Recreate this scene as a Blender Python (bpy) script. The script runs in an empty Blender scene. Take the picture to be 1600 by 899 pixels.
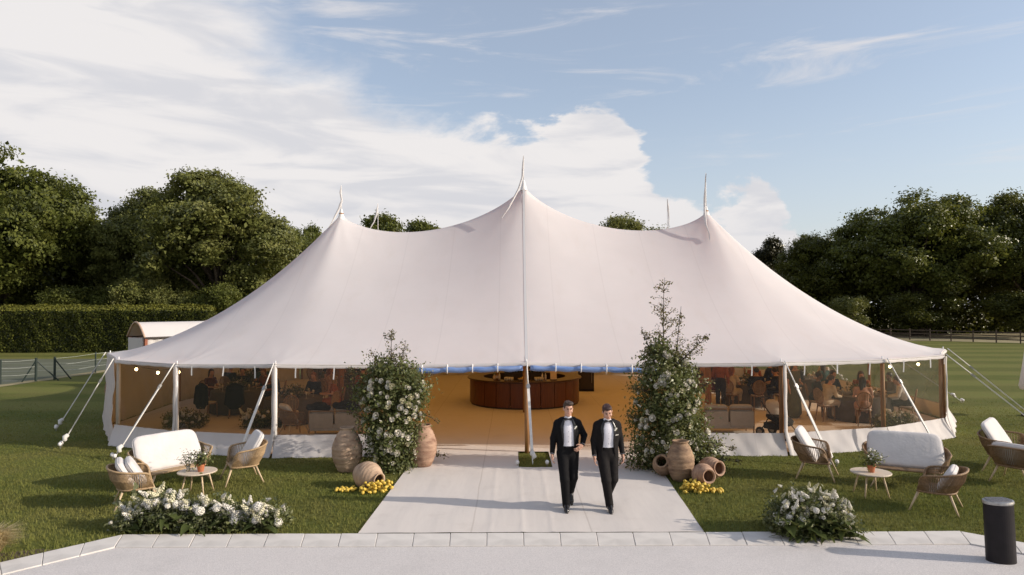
import bpy, math, random
import numpy as np
from mathutils import Vector, Matrix

R = math.radians
sc = bpy.context.scene
col = sc.collection

# ------------------------------------------------------------------ camera
CAM_H = 3.5
FPX = 1067.0
pitch = math.atan(30.5 / FPX)
roll = R(0.22)
fw = Vector((0, math.cos(pitch), math.sin(pitch)))
rt = Vector((1, 0, 0))
up = rt.cross(fw)
rt2 = rt * math.cos(roll) - up * math.sin(roll)
up2 = up * math.cos(roll) + rt * math.sin(roll)
cam_d = bpy.data.cameras.new('camera')
cam_d.sensor_width = 36.0
cam_d.lens = 36.0 * FPX / 1600.0
cam_d.clip_end = 2000.0
cam = bpy.data.objects.new('camera', cam_d)
col.objects.link(cam)
m = Matrix((rt2, up2, -fw)).transposed().to_4x4()
m.translation = Vector((0, 0, CAM_H))
cam.matrix_world = m
sc.camera = cam

# ------------------------------------------------------------------ world, sun, exposure
SUN_EL = R(22.0)
SUN_DIR = Vector((0.980, -0.198, 0)).normalized() * math.cos(SUN_EL) + Vector((0, 0, math.sin(SUN_EL)))
SKY_STRENGTH = 0.135
SUN_STRENGTH = 3.2
EXPOSURE = 0.56
CLOUD = 0.59          # cloud brightness before exposure


class NT:
    """small helper to write node trees"""
    def __init__(self, tree):
        self.t = tree
        tree.nodes.clear()

    def n(self, typ, **kw):
        nd = self.t.nodes.new(typ)
        for k, v in kw.items():
            if k.startswith('i_'):
                key = k[2:]
                key = int(key) if key.isdigit() else key
                self.put(nd.inputs[key], v)
            else:
                setattr(nd, k, v)
        return nd

    def put(self, sock, v):
        if isinstance(v, bpy.types.NodeSocket):
            self.t.links.new(v, sock)
        elif isinstance(v, bpy.types.Node):
            self.t.links.new(v.outputs[0], sock)
        else:
            if isinstance(v, tuple) and len(v) == 3 and sock.type == 'RGBA':
                v = (*v, 1.0)
            sock.default_value = v

    def math(self, op, a, b=0.0, c=None, clamp=False):
        nd = self.t.nodes.new('ShaderNodeMath')
        nd.operation = op
        nd.use_clamp = clamp
        self.put(nd.inputs[0], a)
        self.put(nd.inputs[1], b)
        if c is not None:
            self.put(nd.inputs[2], c)
        return nd.outputs[0]

    def mix(self, f, a, b):
        nd = self.t.nodes.new('ShaderNodeMix')
        nd.data_type = 'RGBA'
        self.put(nd.inputs['Factor'], f)
        self.put(nd.inputs[6], a)
        self.put(nd.inputs[7], b)
        return nd.outputs[2]

    def ramp(self, f, stops):
        nd = self.t.nodes.new('ShaderNodeValToRGB')
        el = nd.color_ramp.elements
        while len(el) < len(stops):
            el.new(0.5)
        for e, (p, c) in zip(el, stops):
            e.position = p
            if not isinstance(c, tuple):
                c = (c, c, c)
            e.color = (*c, 1.0)
        self.put(nd.inputs[0], f)
        return nd.outputs[0]

    def smooth(self, v, a, b):
        nd = self.t.nodes.new('ShaderNodeMapRange')
        nd.interpolation_type = 'SMOOTHSTEP'
        self.put(nd.inputs[0], v)
        nd.inputs[1].default_value = a
        nd.inputs[2].default_value = b
        return nd.outputs[0]

    def noise(self, vec, scale, detail=4.0, rough=0.55, dist=0.0):
        nd = self.t.nodes.new('ShaderNodeTexNoise')
        if vec is not None:
            self.put(nd.inputs['Vector'], vec)
        nd.inputs['Scale'].default_value = scale
        nd.inputs['Detail'].default_value = detail
        nd.inputs['Roughness'].default_value = rough
        nd.inputs['Distortion'].default_value = dist
        return nd.outputs[0]

    def mapping(self, vec, scale=(1, 1, 1), loc=(0, 0, 0), rot=(0, 0, 0)):
        nd = self.t.nodes.new('ShaderNodeMapping')
        self.put(nd.inputs[0], vec)
        nd.inputs['Location'].default_value = loc
        nd.inputs['Rotation'].default_value = rot
        nd.inputs['Scale'].default_value = scale
        return nd.outputs[0]


def build_world():
    w = bpy.data.worlds.new('World')
    sc.world = w
    w.use_nodes = True
    T = NT(w.node_tree)
    sky = T.n('ShaderNodeTexSky', sky_type='NISHITA', sun_disc=False)
    sky.sun_elevation = SUN_EL
    sky.sun_rotation = math.atan2(SUN_DIR.x, SUN_DIR.y)
    sky.air_density = 1.0
    sky.dust_density = 1.6
    sky.ozone_density = 1.2
    skyc = T.n('ShaderNodeVectorMath', operation='SCALE')
    T.put(skyc.inputs[0], sky.outputs[0])
    skyc.inputs['Scale'].default_value = SKY_STRENGTH
    tc = T.n('ShaderNodeTexCoord')
    sx = T.n('ShaderNodeSeparateXYZ')
    T.put(sx.inputs[0], tc.outputs['Generated'])
    X, Y, Z = sx.outputs
    hl = T.math('SQRT', T.math('ADD', T.math('MULTIPLY', X, X), T.math('MULTIPLY', Y, Y)))
    s = T.math('DIVIDE', X, T.math('MAXIMUM', hl, 0.001))          # -1 .. 1, sine of the bearing
    el = T.math('ARCTAN2', Z, hl)                                   # elevation
    # stretched direction vector used by every cloud layer
    cv = T.n('ShaderNodeCombineXYZ')
    T.put(cv.inputs[0], X)
    T.put(cv.inputs[1], Y)
    T.put(cv.inputs[2], T.math('MULTIPLY', el, 2.3))
    cvec = cv.outputs[0]
    # --- main cumulus bank: its top edge falls from left to right
    fc = T.n('ShaderNodeFloatCurve')
    cu = fc.mapping.curves[0]
    pts = [(0.0, 0.80), (0.22, 0.78), (0.30, 0.66), (0.36, 0.54), (0.43, 0.43), (0.50, 0.405), (0.565, 0.40), (0.59, 0.33),
           (0.635, 0.235), (0.675, 0.22), (0.70, 0.12), (0.78, 0.0), (1.0, 0.0)]
    cu.points[0].location = pts[0]
    cu.points[1].location = pts[-1]
    for p in pts[1:-1]:
        cu.points.new(*p)
    fc.mapping.update()
    T.put(fc.inputs['Value'], T.math('MULTIPLY_ADD', s, 0.5, 0.5))
    edge = T.math('MULTIPLY', fc.outputs[0], R(40.0))
    n1 = T.noise(cvec, 5.5, 9, 0.58, 0.5)
    n1b = T.noise(T.mapping(cvec, (1, 1, 1), (3.1, 1.7, 0.4)), 17.0, 6, 0.6, 0.2)
    d = T.math('SUBTRACT', edge, el)
    d = T.math('ADD', d, T.math('MULTIPLY', T.math('SUBTRACT', n1, 0.5), 0.20))
    d = T.math('ADD', d, T.math('MULTIPLY', T.math('SUBTRACT', n1b, 0.5), 0.075))
    # crisp on the right, veiled on the left
    soft = T.math('MULTIPLY', T.smooth(s, 0.10, -0.40), 0.11)
    soft = T.math('ADD', soft, 0.018)
    bank = T.math('DIVIDE', d, soft, clamp=True)
    bank = T.smooth(bank, 0.0, 1.0)
    # --- thin high cloud drawn out along one direction
    ci = T.mapping(cvec, (1.0, 1.0, 3.4), (0.6, 0.2, 1.3), (0.0, R(24), 0.0))
    n2 = T.noise(ci, 3.0, 8, 0.62, 0.9)
    n2m = T.noise(T.mapping(cvec, (1, 1, 1.3), (5.2, 2.2, 0.9)), 2.1, 2, 0.5)
    cir = T.math('MULTIPLY', T.smooth(n2, 0.50, 0.74), T.smooth(n2m, 0.36, 0.60))
    cir = T.math('MULTIPLY', cir, 0.85)
    # --- haze near the horizon
    hz = T.smooth(el, 0.34, -0.02)
    hz = T.math('MULTIPLY', hz, 0.50)
    # --- cloud colour: lit tops, grey-lavender undersides and streaks
    st = T.mapping(cvec, (1.0, 1.0, 2.1), (1.3, 0.4, 2.0), (0.0, R(-6), 0.0))
    n3 = T.noise(st, 4.2, 7, 0.55, 0.7)
    under = T.smooth(n3, 0.46, 0.66)
    low = T.smooth(el, 0.20, 0.02)
    under = T.math('ADD', T.math('MULTIPLY', under, 0.62), T.math('MULTIPLY', low, 0.35), clamp=True)
    ccol = T.mix(under, (CLOUD * 1.0, CLOUD * 0.965, CLOUD * 0.955), (CLOUD * 0.70, CLOUD * 0.715, CLOUD * 0.78))
    veil = T.mix(0.36, skyc.outputs[0], (CLOUD * 0.66, CLOUD * 0.67, CLOUD * 0.72))
    base = T.mix(hz, veil, (CLOUD * 0.78, CLOUD * 0.80, CLOUD * 0.86))
    c1 = T.mix(cir, base, (CLOUD * 0.88, CLOUD * 0.86, CLOUD * 0.88))
    c2 = T.mix(T.math('MULTIPLY', bank, 0.97), c1, ccol)
    bg = T.n('ShaderNodeBackground')
    T.put(bg.inputs[0], c2)
    bg.inputs[1].default_value = 1.0
    out = T.n('ShaderNodeOutputWorld')
    T.put(out.inputs[0], bg.outputs[0])


build_world()
sun_d = bpy.data.lights.new('sun', 'SUN')
sun_d.energy = SUN_STRENGTH
sun_d.angle = R(0.6)
sun_d.color = (1.0, 0.895, 0.77)
sun = bpy.data.objects.new('sun', sun_d)
col.objects.link(sun)
sun.rotation_euler = (-SUN_DIR).to_track_quat('-Z', 'Y').to_euler()
sun.location = (30, -10, 30)
sc.view_settings.view_transform = 'Standard'
sc.view_settings.look = 'None'
sc.view_settings.gamma = 1.0
sc.view_settings.exposure = EXPOSURE
sc.render.engine = 'CYCLES'
sc.cycles.max_bounces = 7
sc.cycles.diffuse_bounces = 4
sc.cycles.transparent_max_bounces = 16
sc.cycles.transmission_bounces = 4
sc.cycles.glossy_bounces = 2
sc.cycles.caustics_reflective = False
sc.cycles.caustics_refractive = False
sc.cycles.use_denoising = True

# ------------------------------------------------------------------ materials
MATS = {}


def mat(name, base, rough=0.7, metal=0.0, var=0.0, scale=6.0, bump=0.0, bscale=40.0, stretch=(1, 1, 1), col2=None,
        lo=0.35, hi=0.65, sheen=0.0, spec=0.5, detail=5.0, blotch=0.0):
    """principled with noise driven colour variation and fine relief"""
    mt = bpy.data.materials.new(name)
    mt.use_nodes = True
    T = NT(mt.node_tree)
    out = T.n('ShaderNodeOutputMaterial')
    b = T.n('ShaderNodeBsdfPrincipled')
    tc = T.n('ShaderNodeTexCoord')
    vec = T.mapping(tc.outputs['Object'], stretch)
    if var > 0 or col2:
        c2 = col2 or tuple(x * (1 - var) for x in base)
        f = T.ramp(T.noise(vec, scale, detail, 0.6), [(lo, 0.0), (hi, 1.0)])
        c = T.mix(f, base, c2)
        if blotch:
            g = T.smooth(T.noise(tc.outputs['Object'], blotch, 7, 0.68), 0.46, 0.72)
            c = T.mix(T.math('MULTIPLY', g, 0.40), c, tuple(x * 0.62 for x in base))
        T.put(b.inputs['Base Color'], c)
    else:
        T.put(b.inputs['Base Color'], base)
    b.inputs['Roughness'].default_value = rough
    b.inputs['Metallic'].default_value = metal
    b.inputs['Specular IOR Level'].default_value = spec
    if sheen:
        b.inputs['Sheen Weight'].default_value = sheen
    if bump > 0:
        bp = T.n('ShaderNodeBump')
        bp.inputs['Strength'].default_value = bump
        bp.inputs['Distance'].default_value = 0.02
        T.put(bp.inputs['Height'], T.noise(vec, bscale, 4, 0.6))
        T.put(b.inputs['Normal'], bp.outputs[0])
    T.put(out.inputs[0], b.outputs[0])
    MATS[name] = mt
    return mt


def leaf_mat(name, c_dark, c_mid, c_light, trans=0.30, gloss=0.03):
    """leaves: colour differs from leaf to leaf (the var attribute), light passes through"""
    mt = bpy.data.materials.new(name)
    mt.use_nodes = True
    T = NT(mt.node_tree)
    at = T.n('ShaderNodeAttribute', attribute_name='var')
    c = T.ramp(at.outputs['Fac'], [(0.0, c_dark), (0.5, c_mid), (1.0, c_light)])
    d = T.n('ShaderNodeBsdfDiffuse')
    T.put(d.inputs[0], c)
    t = T.n('ShaderNodeBsdfTranslucent')
    T.put(t.inputs[0], T.mix(0.35, c, (c_light[0] * 1.5, c_light[1] * 1.4, c_light[2] * 0.6)))
    g = T.n('ShaderNodeBsdfGlossy')
    g.inputs['Roughness'].default_value = 0.45
    g.inputs[0].default_value = (0.6, 0.6, 0.55, 1)
    m1 = T.n('ShaderNodeMixShader')
    m1.inputs[0].default_value = trans
    T.put(m1.inputs[1], d.outputs[0])
    T.put(m1.inputs[2], t.outputs[0])
    m2 = T.n('ShaderNodeMixShader')
    fr = T.n('ShaderNodeFresnel')
    fr.inputs[0].default_value = 1.35
    T.put(m2.inputs[0], T.math('MULTIPLY', fr.outputs[0], gloss * 4))
    T.put(m2.inputs[1], m1.outputs[0])
    T.put(m2.inputs[2], g.outputs[0])
    out = T.n('ShaderNodeOutputMaterial')
    T.put(out.inputs[0], m2.outputs[0])
    MATS[name] = mt
    return mt


def cloth_mat(name, base, trans_col, trans=0.25, bump=0.15, bscale=6.0, var=0.04):
    """canvas: lit from outside, glows inside with the light that comes through"""
    mt = bpy.data.materials.new(name)
    mt.use_nodes = True
    T = NT(mt.node_tree)
    tc = T.n('ShaderNodeTexCoord')
    vec = tc.outputs['Object']
    n = T.noise(vec, 0.9, 5, 0.6)
    c = T.mix(T.ramp(n, [(0.35, 0.0), (0.65, 1.0)]), base, tuple(x * (1 - var) for x in base))
    # joins where the widths of cloth are sewn together
    sx = T.n('ShaderNodeSeparateXYZ')
    T.put(sx.inputs[0], vec)
    fr = T.math('ABSOLUTE', T.math('SUBTRACT', T.math('FRACT', T.math('MULTIPLY', T.math('ADD', sx.outputs[0], 60.8 + 0.76), 1 / 1.52)), 0.5))
    seam = T.smooth(fr, 0.486, 0.494)
    c = T.mix(T.math('MULTIPLY', seam, 0.35), c, tuple(x * 0.80 for x in base))
    # weathering: faint streaks and patches
    wv = T.noise(T.mapping(vec, (1.4, 0.5, 0.3)), 1.3, 7, 0.65)
    c = T.mix(T.math('MULTIPLY', T.smooth(wv, 0.52, 0.75), 0.30), c, (base[0] * 0.86, base[1] * 0.84, base[2] * 0.80))
    d = T.n('ShaderNodeBsdfDiffuse')
    T.put(d.inputs[0], c)
    t = T.n('ShaderNodeBsdfTranslucent')
    T.put(t.inputs[0], trans_col)
    bp = T.n('ShaderNodeBump')
    bp.inputs['Strength'].default_value = bump
    bp.inputs['Distance'].default_value = 0.05
    hgt = T.math('ADD', T.noise(vec, bscale * 0.2, 4, 0.5), T.math('MULTIPLY', T.noise(vec, bscale * 8, 3, 0.5), 0.15))
    T.put(bp.inputs['Height'], hgt)
    T.put(d.inputs['Normal'], bp.outputs[0])
    mx = T.n('ShaderNodeMixShader')
    mx.inputs[0].default_value = trans
    T.put(mx.inputs[1], d.outputs[0])
    T.put(mx.inputs[2], t.outputs[0])
    out = T.n('ShaderNodeOutputMaterial')
    T.put(out.inputs[0], mx.outputs[0])
    MATS[name] = mt
    return mt


def clear_mat(name, tint, refl=0.10, haze=0.06):
    """clear vinyl window: tinted, a little milky, mirrors a little"""
    mt = bpy.data.materials.new(name)
    mt.use_nodes = True
    T = NT(mt.node_tree)
    tr = T.n('ShaderNodeBsdfTransparent')
    T.put(tr.inputs[0], tint)
    gl = T.n('ShaderNodeBsdfGlossy')
    gl.inputs['Roughness'].default_value = 0.06
    df = T.n('ShaderNodeBsdfDiffuse')
    T.put(df.inputs[0], (0.62, 0.60, 0.57))
    tc = T.n('ShaderNodeTexCoord')
    bp = T.n('ShaderNodeBump')
    bp.inputs['Strength'].default_value = 0.25
    bp.inputs['Distance'].default_value = 0.03
    T.put(bp.inputs['Height'], T.noise(tc.outputs['Object'], 1.6, 3, 0.5))
    T.put(gl.inputs['Normal'], bp.outputs[0])
    lw = T.n('ShaderNodeLayerWeight')
    lw.inputs[0].default_value = 0.35
    m1 = T.n('ShaderNodeMixShader')
    m1.inputs[0].default_value = haze
    T.put(m1.inputs[1], tr.outputs[0])
    T.put(m1.inputs[2], df.outputs[0])
    m2 = T.n('ShaderNodeMixShader')
    T.put(m2.inputs[0], T.math('MULTIPLY', lw.outputs['Facing'], refl * 3, clamp=True))
    T.put(m2.inputs[1], m1.outputs[0])
    T.put(m2.inputs[2], gl.outputs[0])
    out = T.n('ShaderNodeOutputMaterial')
    T.put(out.inputs[0], m2.outputs[0])
    MATS[name] = mt
    return mt


def emit_mat(name, c, s):
    mt = bpy.data.materials.new(name)
    mt.use_nodes = True
    T = NT(mt.node_tree)
    e = T.n('ShaderNodeEmission')
    T.put(e.inputs[0], c)
    e.inputs[1].default_value = s
    out = T.n('ShaderNodeOutputMaterial')
    T.put(out.inputs[0], e.outputs[0])
    MATS[name] = mt
    return mt


def lawn_mat(name, blades):
    """mown grass: bands left by the mower, patches of drier turf"""
    mt = bpy.data.materials.new(name)
    mt.use_nodes = True
    T = NT(mt.node_tree)
    geo = T.n('ShaderNodeNewGeometry')
    pos = geo.outputs['Position']
    sep = T.n('ShaderNodeSeparateXYZ')
    T.put(sep.inputs[0], pos)
    wob = T.math('MULTIPLY', T.math('SUBTRACT', T.noise(pos, 0.15, 2), 0.5), 1.2)
    yy = T.math('ADD', T.math('ADD', sep.outputs[1], T.math('MULTIPLY', sep.outputs[0], 0.07)), wob)
    band = T.math('SINE', T.math('MULTIPLY', yy, 1.40))
    band = T.smooth(band, -0.5, 0.5)
    patch = T.ramp(T.noise(pos, 0.55, 5, 0.62), [(0.38, 0.0), (0.68, 1.0)])
    fine = T.noise(pos, 22.0, 5, 0.65)
    # strong in the open field far away, faint near the house
    far = T.smooth(sep.outputs[1], 15.0, 26.0)
    amt = T.math('MULTIPLY_ADD', far, 0.55, 0.25)
    cA = (0.138, 0.158, 0.036)
    cB = (0.235, 0.240, 0.068)
    c = T.mix(T.math('MULTIPLY', band, amt), cA, cB)
    c = T.mix(T.math('MULTIPLY', patch, 0.50), c, (0.235, 0.195, 0.072))
    if blades:
        at = T.n('ShaderNodeAttribute', attribute_name='var')
        c = T.mix(T.math('MULTIPLY', at.outputs['Fac'], 0.45), c, (0.25, 0.235, 0.085))
        d = T.n('ShaderNodeBsdfDiffuse')
        T.put(d.inputs[0], c)
        t = T.n('ShaderNodeBsdfTranslucent')
        T.put(t.inputs[0], c)
        mx = T.n('ShaderNodeMixShader')
        mx.inputs[0].default_value = 0.3
        T.put(mx.inputs[1], d.outputs[0])
        T.put(mx.inputs[2], t.outputs[0])
        sh = mx.outputs[0]
    else:
        c = T.mix(T.ramp(fine, [(0.3, 0.75), (0.7, 0.0)]), c, (0.035, 0.042, 0.010))
        d = T.n('ShaderNodeBsdfPrincipled')
        T.put(d.inputs['Base Color'], c)
        d.inputs['Roughness'].default_value = 0.9
        d.inputs['Specular IOR Level'].default_value = 0.1
        bp = T.n('ShaderNodeBump')
        bp.inputs['Strength'].default_value = 0.7
        bp.inputs['Distance'].default_value = 0.04
        T.put(bp.inputs['Height'], T.noise(pos, 30.0, 6, 0.7))
        T.put(d.inputs['Normal'], bp.outputs[0])
        sh = d.outputs[0]
    out = T.n('ShaderNodeOutputMaterial')
    T.put(out.inputs[0], sh)
    MATS[name] = mt


def carpet_mat():
    """event carpet: joins between the widths, scuffs and soft ripples"""
    mt = bpy.data.materials.new('carpet')
    mt.use_nodes = True
    T = NT(mt.node_tree)
    tc = T.n('ShaderNodeNewGeometry')
    pos = tc.outputs['Position']
    sx = T.n('ShaderNodeSeparateXYZ')
    T.put(sx.inputs[0], pos)
    wob = T.math('MULTIPLY', T.noise(pos, 0.7, 2), 0.05)
    fr = T.math('ABSOLUTE', T.math('SUBTRACT', T.math('FRACT', T.math('MULTIPLY', T.math('ADD', T.math('ADD', sx.outputs[0], wob), 0.62), 1 / 1.86)), 0.5))
    join = T.smooth(fr, 0.490, 0.497)
    scuff = T.smooth(T.noise(pos, 1.7, 8, 0.7), 0.50, 0.72)
    fine = T.noise(pos, 70.0, 4, 0.6)
    c = T.mix(T.math('MULTIPLY', scuff, 0.5), (0.635, 0.585, 0.545), (0.545, 0.495, 0.455))
    c = T.mix(T.math('MULTIPLY', join, 0.55), c, (0.44, 0.39, 0.35))
    c = T.mix(T.math('MULTIPLY', fine, 0.18), c, (0.46, 0.41, 0.37))
    b = T.n('ShaderNodeBsdfPrincipled')
    T.put(b.inputs['Base Color'], c)
    b.inputs['Roughness'].default_value = 0.95
    b.inputs['Specular IOR Level'].default_value = 0.08
    bp = T.n('ShaderNodeBump')
    bp.inputs['Strength'].default_value = 0.35
    bp.inputs['Distance'].default_value = 0.05
    T.put(bp.inputs['Height'], T.noise(T.mapping(pos, (1.6, 0.35, 1)), 1.1, 4, 0.5))
    T.put(b.inputs['Normal'], bp.outputs[0])
    out = T.n('ShaderNodeOutputMaterial')
    T.put(out.inputs[0], b.outputs[0])
    MATS['carpet'] = mt


lawn_mat('turf', False)
lawn_mat('blades', True)
mat('gravel', (0.66, 0.62, 0.60), 0.9, var=0.30, scale=60.0, bump=0.5, bscale=90.0, detail=8.0, col2=(0.47, 0.44, 0.43), lo=0.38, hi=0.70, blotch=0.55)
mat('stone', (0.66, 0.62, 0.58), 0.85, var=0.14, scale=2.2, bump=0.12, bscale=60.0, blotch=1.6)
mat('soil', (0.13, 0.09, 0.06), 0.95, var=0.5, scale=9.0, bump=0.6, bscale=25.0)
carpet_mat()
mat('court', (0.105, 0.115, 0.070), 0.9, var=0.25, scale=0.4)
mat('dry_field', (0.30, 0.25, 0.13), 0.95, var=0.35, scale=0.5)
mat('white_line', (0.34, 0.35, 0.31), 0.8)
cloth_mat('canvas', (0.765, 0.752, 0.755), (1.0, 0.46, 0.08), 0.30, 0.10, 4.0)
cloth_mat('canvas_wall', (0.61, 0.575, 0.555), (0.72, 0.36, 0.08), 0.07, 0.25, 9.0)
cloth_mat('pennant_cloth', (0.74, 0.71, 0.70), (0.7, 0.62, 0.55), 0.3, 0.2, 20.0)
clear_mat('vinyl', (0.74, 0.71, 0.66), 0.075, 0.035)
mat('tape', (0.52, 0.505, 0.505), 0.9)
mat('webbing', (0.74, 0.71, 0.69), 0.8)
mat('strap', (0.70, 0.67, 0.63), 0.75, var=0.1, scale=14.0)
mat('steel', (0.42, 0.41, 0.40), 0.42, metal=0.8, var=0.3, scale=20.0)
mat('blue_roll', (0.125, 0.215, 0.46), 0.35, var=0.4, scale=5.0, stretch=(0.5, 1, 4), bump=0.4, bscale=6.0, col2=(0.24, 0.33, 0.55))
mat('pole_wood', (0.42, 0.205, 0.075), 0.5, var=0.45, scale=7.0, stretch=(6, 6, 0.5), bump=0.1, bscale=20.0)
mat('bar_wood', (0.135, 0.038, 0.014), 0.38, var=0.5, scale=5.0, stretch=(9, 9, 0.5), bump=0.06, bscale=15.0)
mat('bar_top', (0.060, 0.024, 0.012), 0.3, var=0.4, scale=6.0)
mat('dark_wood', (0.030, 0.018, 0.012), 0.5, var=0.3, scale=6.0)
mat('chair_wood', (0.30, 0.175, 0.085), 0.55, var=0.35, scale=9.0, stretch=(3, 3, 0.6))
mat('leg_wood', (0.62, 0.47, 0.30), 0.55, var=0.25, scale=10.0, stretch=(3, 3, 0.6))
mat('rattan', (0.42, 0.285, 0.155), 0.65, var=0.4, scale=22.0)
mat('rattan_dark', (0.27, 0.165, 0.085), 0.65, var=0.4, scale=22.0)
mat('cushion', (0.62, 0.585, 0.565), 0.9, var=0.10, scale=4.0, bump=0.75, bscale=4.5, sheen=0.15, spec=0.15)
mat('sofa_grey', (0.36, 0.34, 0.32), 0.9, var=0.15, scale=6.0)
mat('table_top', (0.60, 0.50, 0.39), 0.6, var=0.15, scale=6.0, stretch=(1, 6, 1))
mat('terracotta_pot', (0.46, 0.150, 0.065), 0.75, var=0.2, scale=12.0)
mat('clay_pale', (0.47, 0.335, 0.23), 0.9, scale=3.2, bump=0.5, bscale=10.0, stretch=(1, 1, 2.6), col2=(0.235, 0.145, 0.095), lo=0.40, hi=0.72, detail=8.0)
mat('clay_brown', (0.36, 0.235, 0.14), 0.88, scale=3.5, bump=0.5, bscale=10.0, stretch=(1, 1, 2.2), col2=(0.14, 0.085, 0.055), lo=0.38, hi=0.68, detail=8.0)
mat('clay_red', (0.44, 0.285, 0.195), 0.9, scale=4.5, bump=0.5, bscale=10.0, stretch=(1, 1, 2.2), col2=(0.21, 0.115, 0.075), lo=0.36, hi=0.66, detail=8.0)
mat('lemon_skin', (0.70, 0.48, 0.065), 0.5, var=0.25, scale=18.0, bump=0.15, bscale=120.0)
mat('petal', (0.74, 0.70, 0.61), 0.7, var=0.08, scale=14.0, spec=0.2)
mat('petal_cream', (0.64, 0.60, 0.42), 0.7, var=0.12, scale=14.0, spec=0.2)
mat('petal_cool', (0.66, 0.63, 0.57), 0.7, var=0.12, scale=14.0, spec=0.2)
mat('black_metal', (0.014, 0.011, 0.013), 0.5, var=0.3, scale=8.0, spec=0.25)
mat('grille', (0.30, 0.29, 0.31), 0.45, metal=0.6, var=0.5, scale=70.0, bump=0.4, bscale=90.0)
mat('fence_wood', (0.085, 0.060, 0.042), 0.9, var=0.3, scale=4.0)
mat('post_green', (0.010, 0.022, 0.016), 0.6)
mat('wire', (0.34, 0.35, 0.32), 0.6)
mat('bark', (0.085, 0.062, 0.045), 0.95, var=0.45, scale=3.0, stretch=(2, 2, 0.4), bump=0.6, bscale=6.0)
mat('stem_green', (0.085, 0.085, 0.035), 0.8)
mat('orange_trim', (0.50, 0.34, 0.24), 0.55, var=0.15, scale=6.0)
mat('red_post', (0.27, 0.075, 0.030), 0.6, var=0.2, scale=6.0)
mat('tussock', (0.46, 0.36, 0.19), 0.8, var=0.3, scale=8.0)
mat('tablecloth', (0.095, 0.082, 0.072), 0.9, var=0.2, scale=4.0)
mat('linen', (0.52, 0.46, 0.40), 0.9)
mat('glass_green', (0.035, 0.055, 0.025), 0.15)
mat('glass_amber', (0.22, 0.10, 0.03), 0.15)
mat('glass_clear', (0.55, 0.50, 0.42), 0.12)
mat('card', (0.66, 0.50, 0.31), 0.8)
mat('skin', (0.55, 0.315, 0.225), 0.55, var=0.12, scale=9.0, spec=0.35)
mat('skin_dark', (0.20, 0.105, 0.065), 0.55, var=0.12, scale=9.0, spec=0.35)
mat('hair_brown', (0.055, 0.030, 0.018), 0.55, var=0.5, scale=60.0, stretch=(4, 1, 1), bump=0.5, bscale=90.0)
mat('hair_auburn', (0.060, 0.022, 0.016), 0.55, var=0.5, scale=60.0, stretch=(4, 1, 1), bump=0.5, bscale=90.0)
mat('hair_black', (0.014, 0.011, 0.010), 0.5, var=0.4, scale=40.0)
mat('hair_blond', (0.33, 0.20, 0.09), 0.6, var=0.4, scale=40.0)
mat('hair_ginger', (0.26, 0.085, 0.030), 0.6, var=0.4, scale=40.0)
mat('suit', (0.0075, 0.007, 0.008), 0.8, var=0.3, scale=30.0, bump=0.35, bscale=11.0, spec=0.15)
mat('suit_charcoal', (0.013, 0.011, 0.011), 0.8, var=0.3, scale=30.0, bump=0.35, bscale=11.0, spec=0.15)
mat('satin', (0.010, 0.009, 0.011), 0.28)
mat('shirt', (0.72, 0.71, 0.76), 0.8, bump=0.10, bscale=16.0, var=0.04, scale=8.0)
mat('shoe', (0.012, 0.010, 0.010), 0.22)
mat('eye', (0.030, 0.020, 0.016), 0.3)
mat('lip', (0.33, 0.135, 0.11), 0.5)
for nm, c in dict(rust=(0.33, 0.105, 0.035), navy=(0.018, 0.022, 0.045), ivory=(0.60, 0.53, 0.43), olive=(0.115, 0.11, 0.055),
                  sage=(0.26, 0.29, 0.20), blush=(0.52, 0.33, 0.27), charcoal=(0.028, 0.026, 0.028), white=(0.68, 0.65, 0.62),
                  teal=(0.035, 0.085, 0.085), plum=(0.10, 0.028, 0.045), mustard=(0.40, 0.24, 0.05), grey=(0.17, 0.16, 0.155)).items():
    mat('cloth_' + nm, c, 0.85, var=0.2, scale=9.0, bump=0.15, bscale=14.0, spec=0.2)
leaf_mat('leaf_oak', (0.050, 0.062, 0.014), (0.102, 0.118, 0.028), (0.175, 0.185, 0.050))
leaf_mat('leaf_lime', (0.074, 0.086, 0.024), (0.148, 0.160, 0.048), (0.240, 0.238, 0.084))
leaf_mat('leaf_dark', (0.042, 0.050, 0.012), (0.082, 0.092, 0.021), (0.140, 0.145, 0.034))
leaf_mat('leaf_purple', (0.020, 0.020, 0.012), (0.034, 0.034, 0.016), (0.062, 0.058, 0.026))
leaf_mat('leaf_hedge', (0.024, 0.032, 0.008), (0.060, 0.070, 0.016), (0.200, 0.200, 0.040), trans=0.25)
leaf_mat('leaf_floral', (0.052, 0.066, 0.024), (0.125, 0.145, 0.056), (0.245, 0.250, 0.115))
leaf_mat('leaf_birch', (0.085, 0.078, 0.034), (0.150, 0.135, 0.062), (0.240, 0.210, 0.110))
leaf_mat('leaf_sage', (0.075, 0.090, 0.048), (0.150, 0.165, 0.085), (0.260, 0.265, 0.150))
leaf_mat('leaf_big', (0.040, 0.060, 0.018), (0.080, 0.100, 0.034), (0.160, 0.175, 0.070))
leaf_mat('blade_dry', (0.30, 0.22, 0.10), (0.46, 0.36, 0.19), (0.60, 0.50, 0.30))
emit_mat('bulb_glow', (1.0, 0.70, 0.38), 9.0)

# ------------------------------------------------------------------ mesh helpers
def link(o, parent=None):
    col.objects.link(o)
    if parent is not None:
        o.parent = parent
    return o


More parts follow.
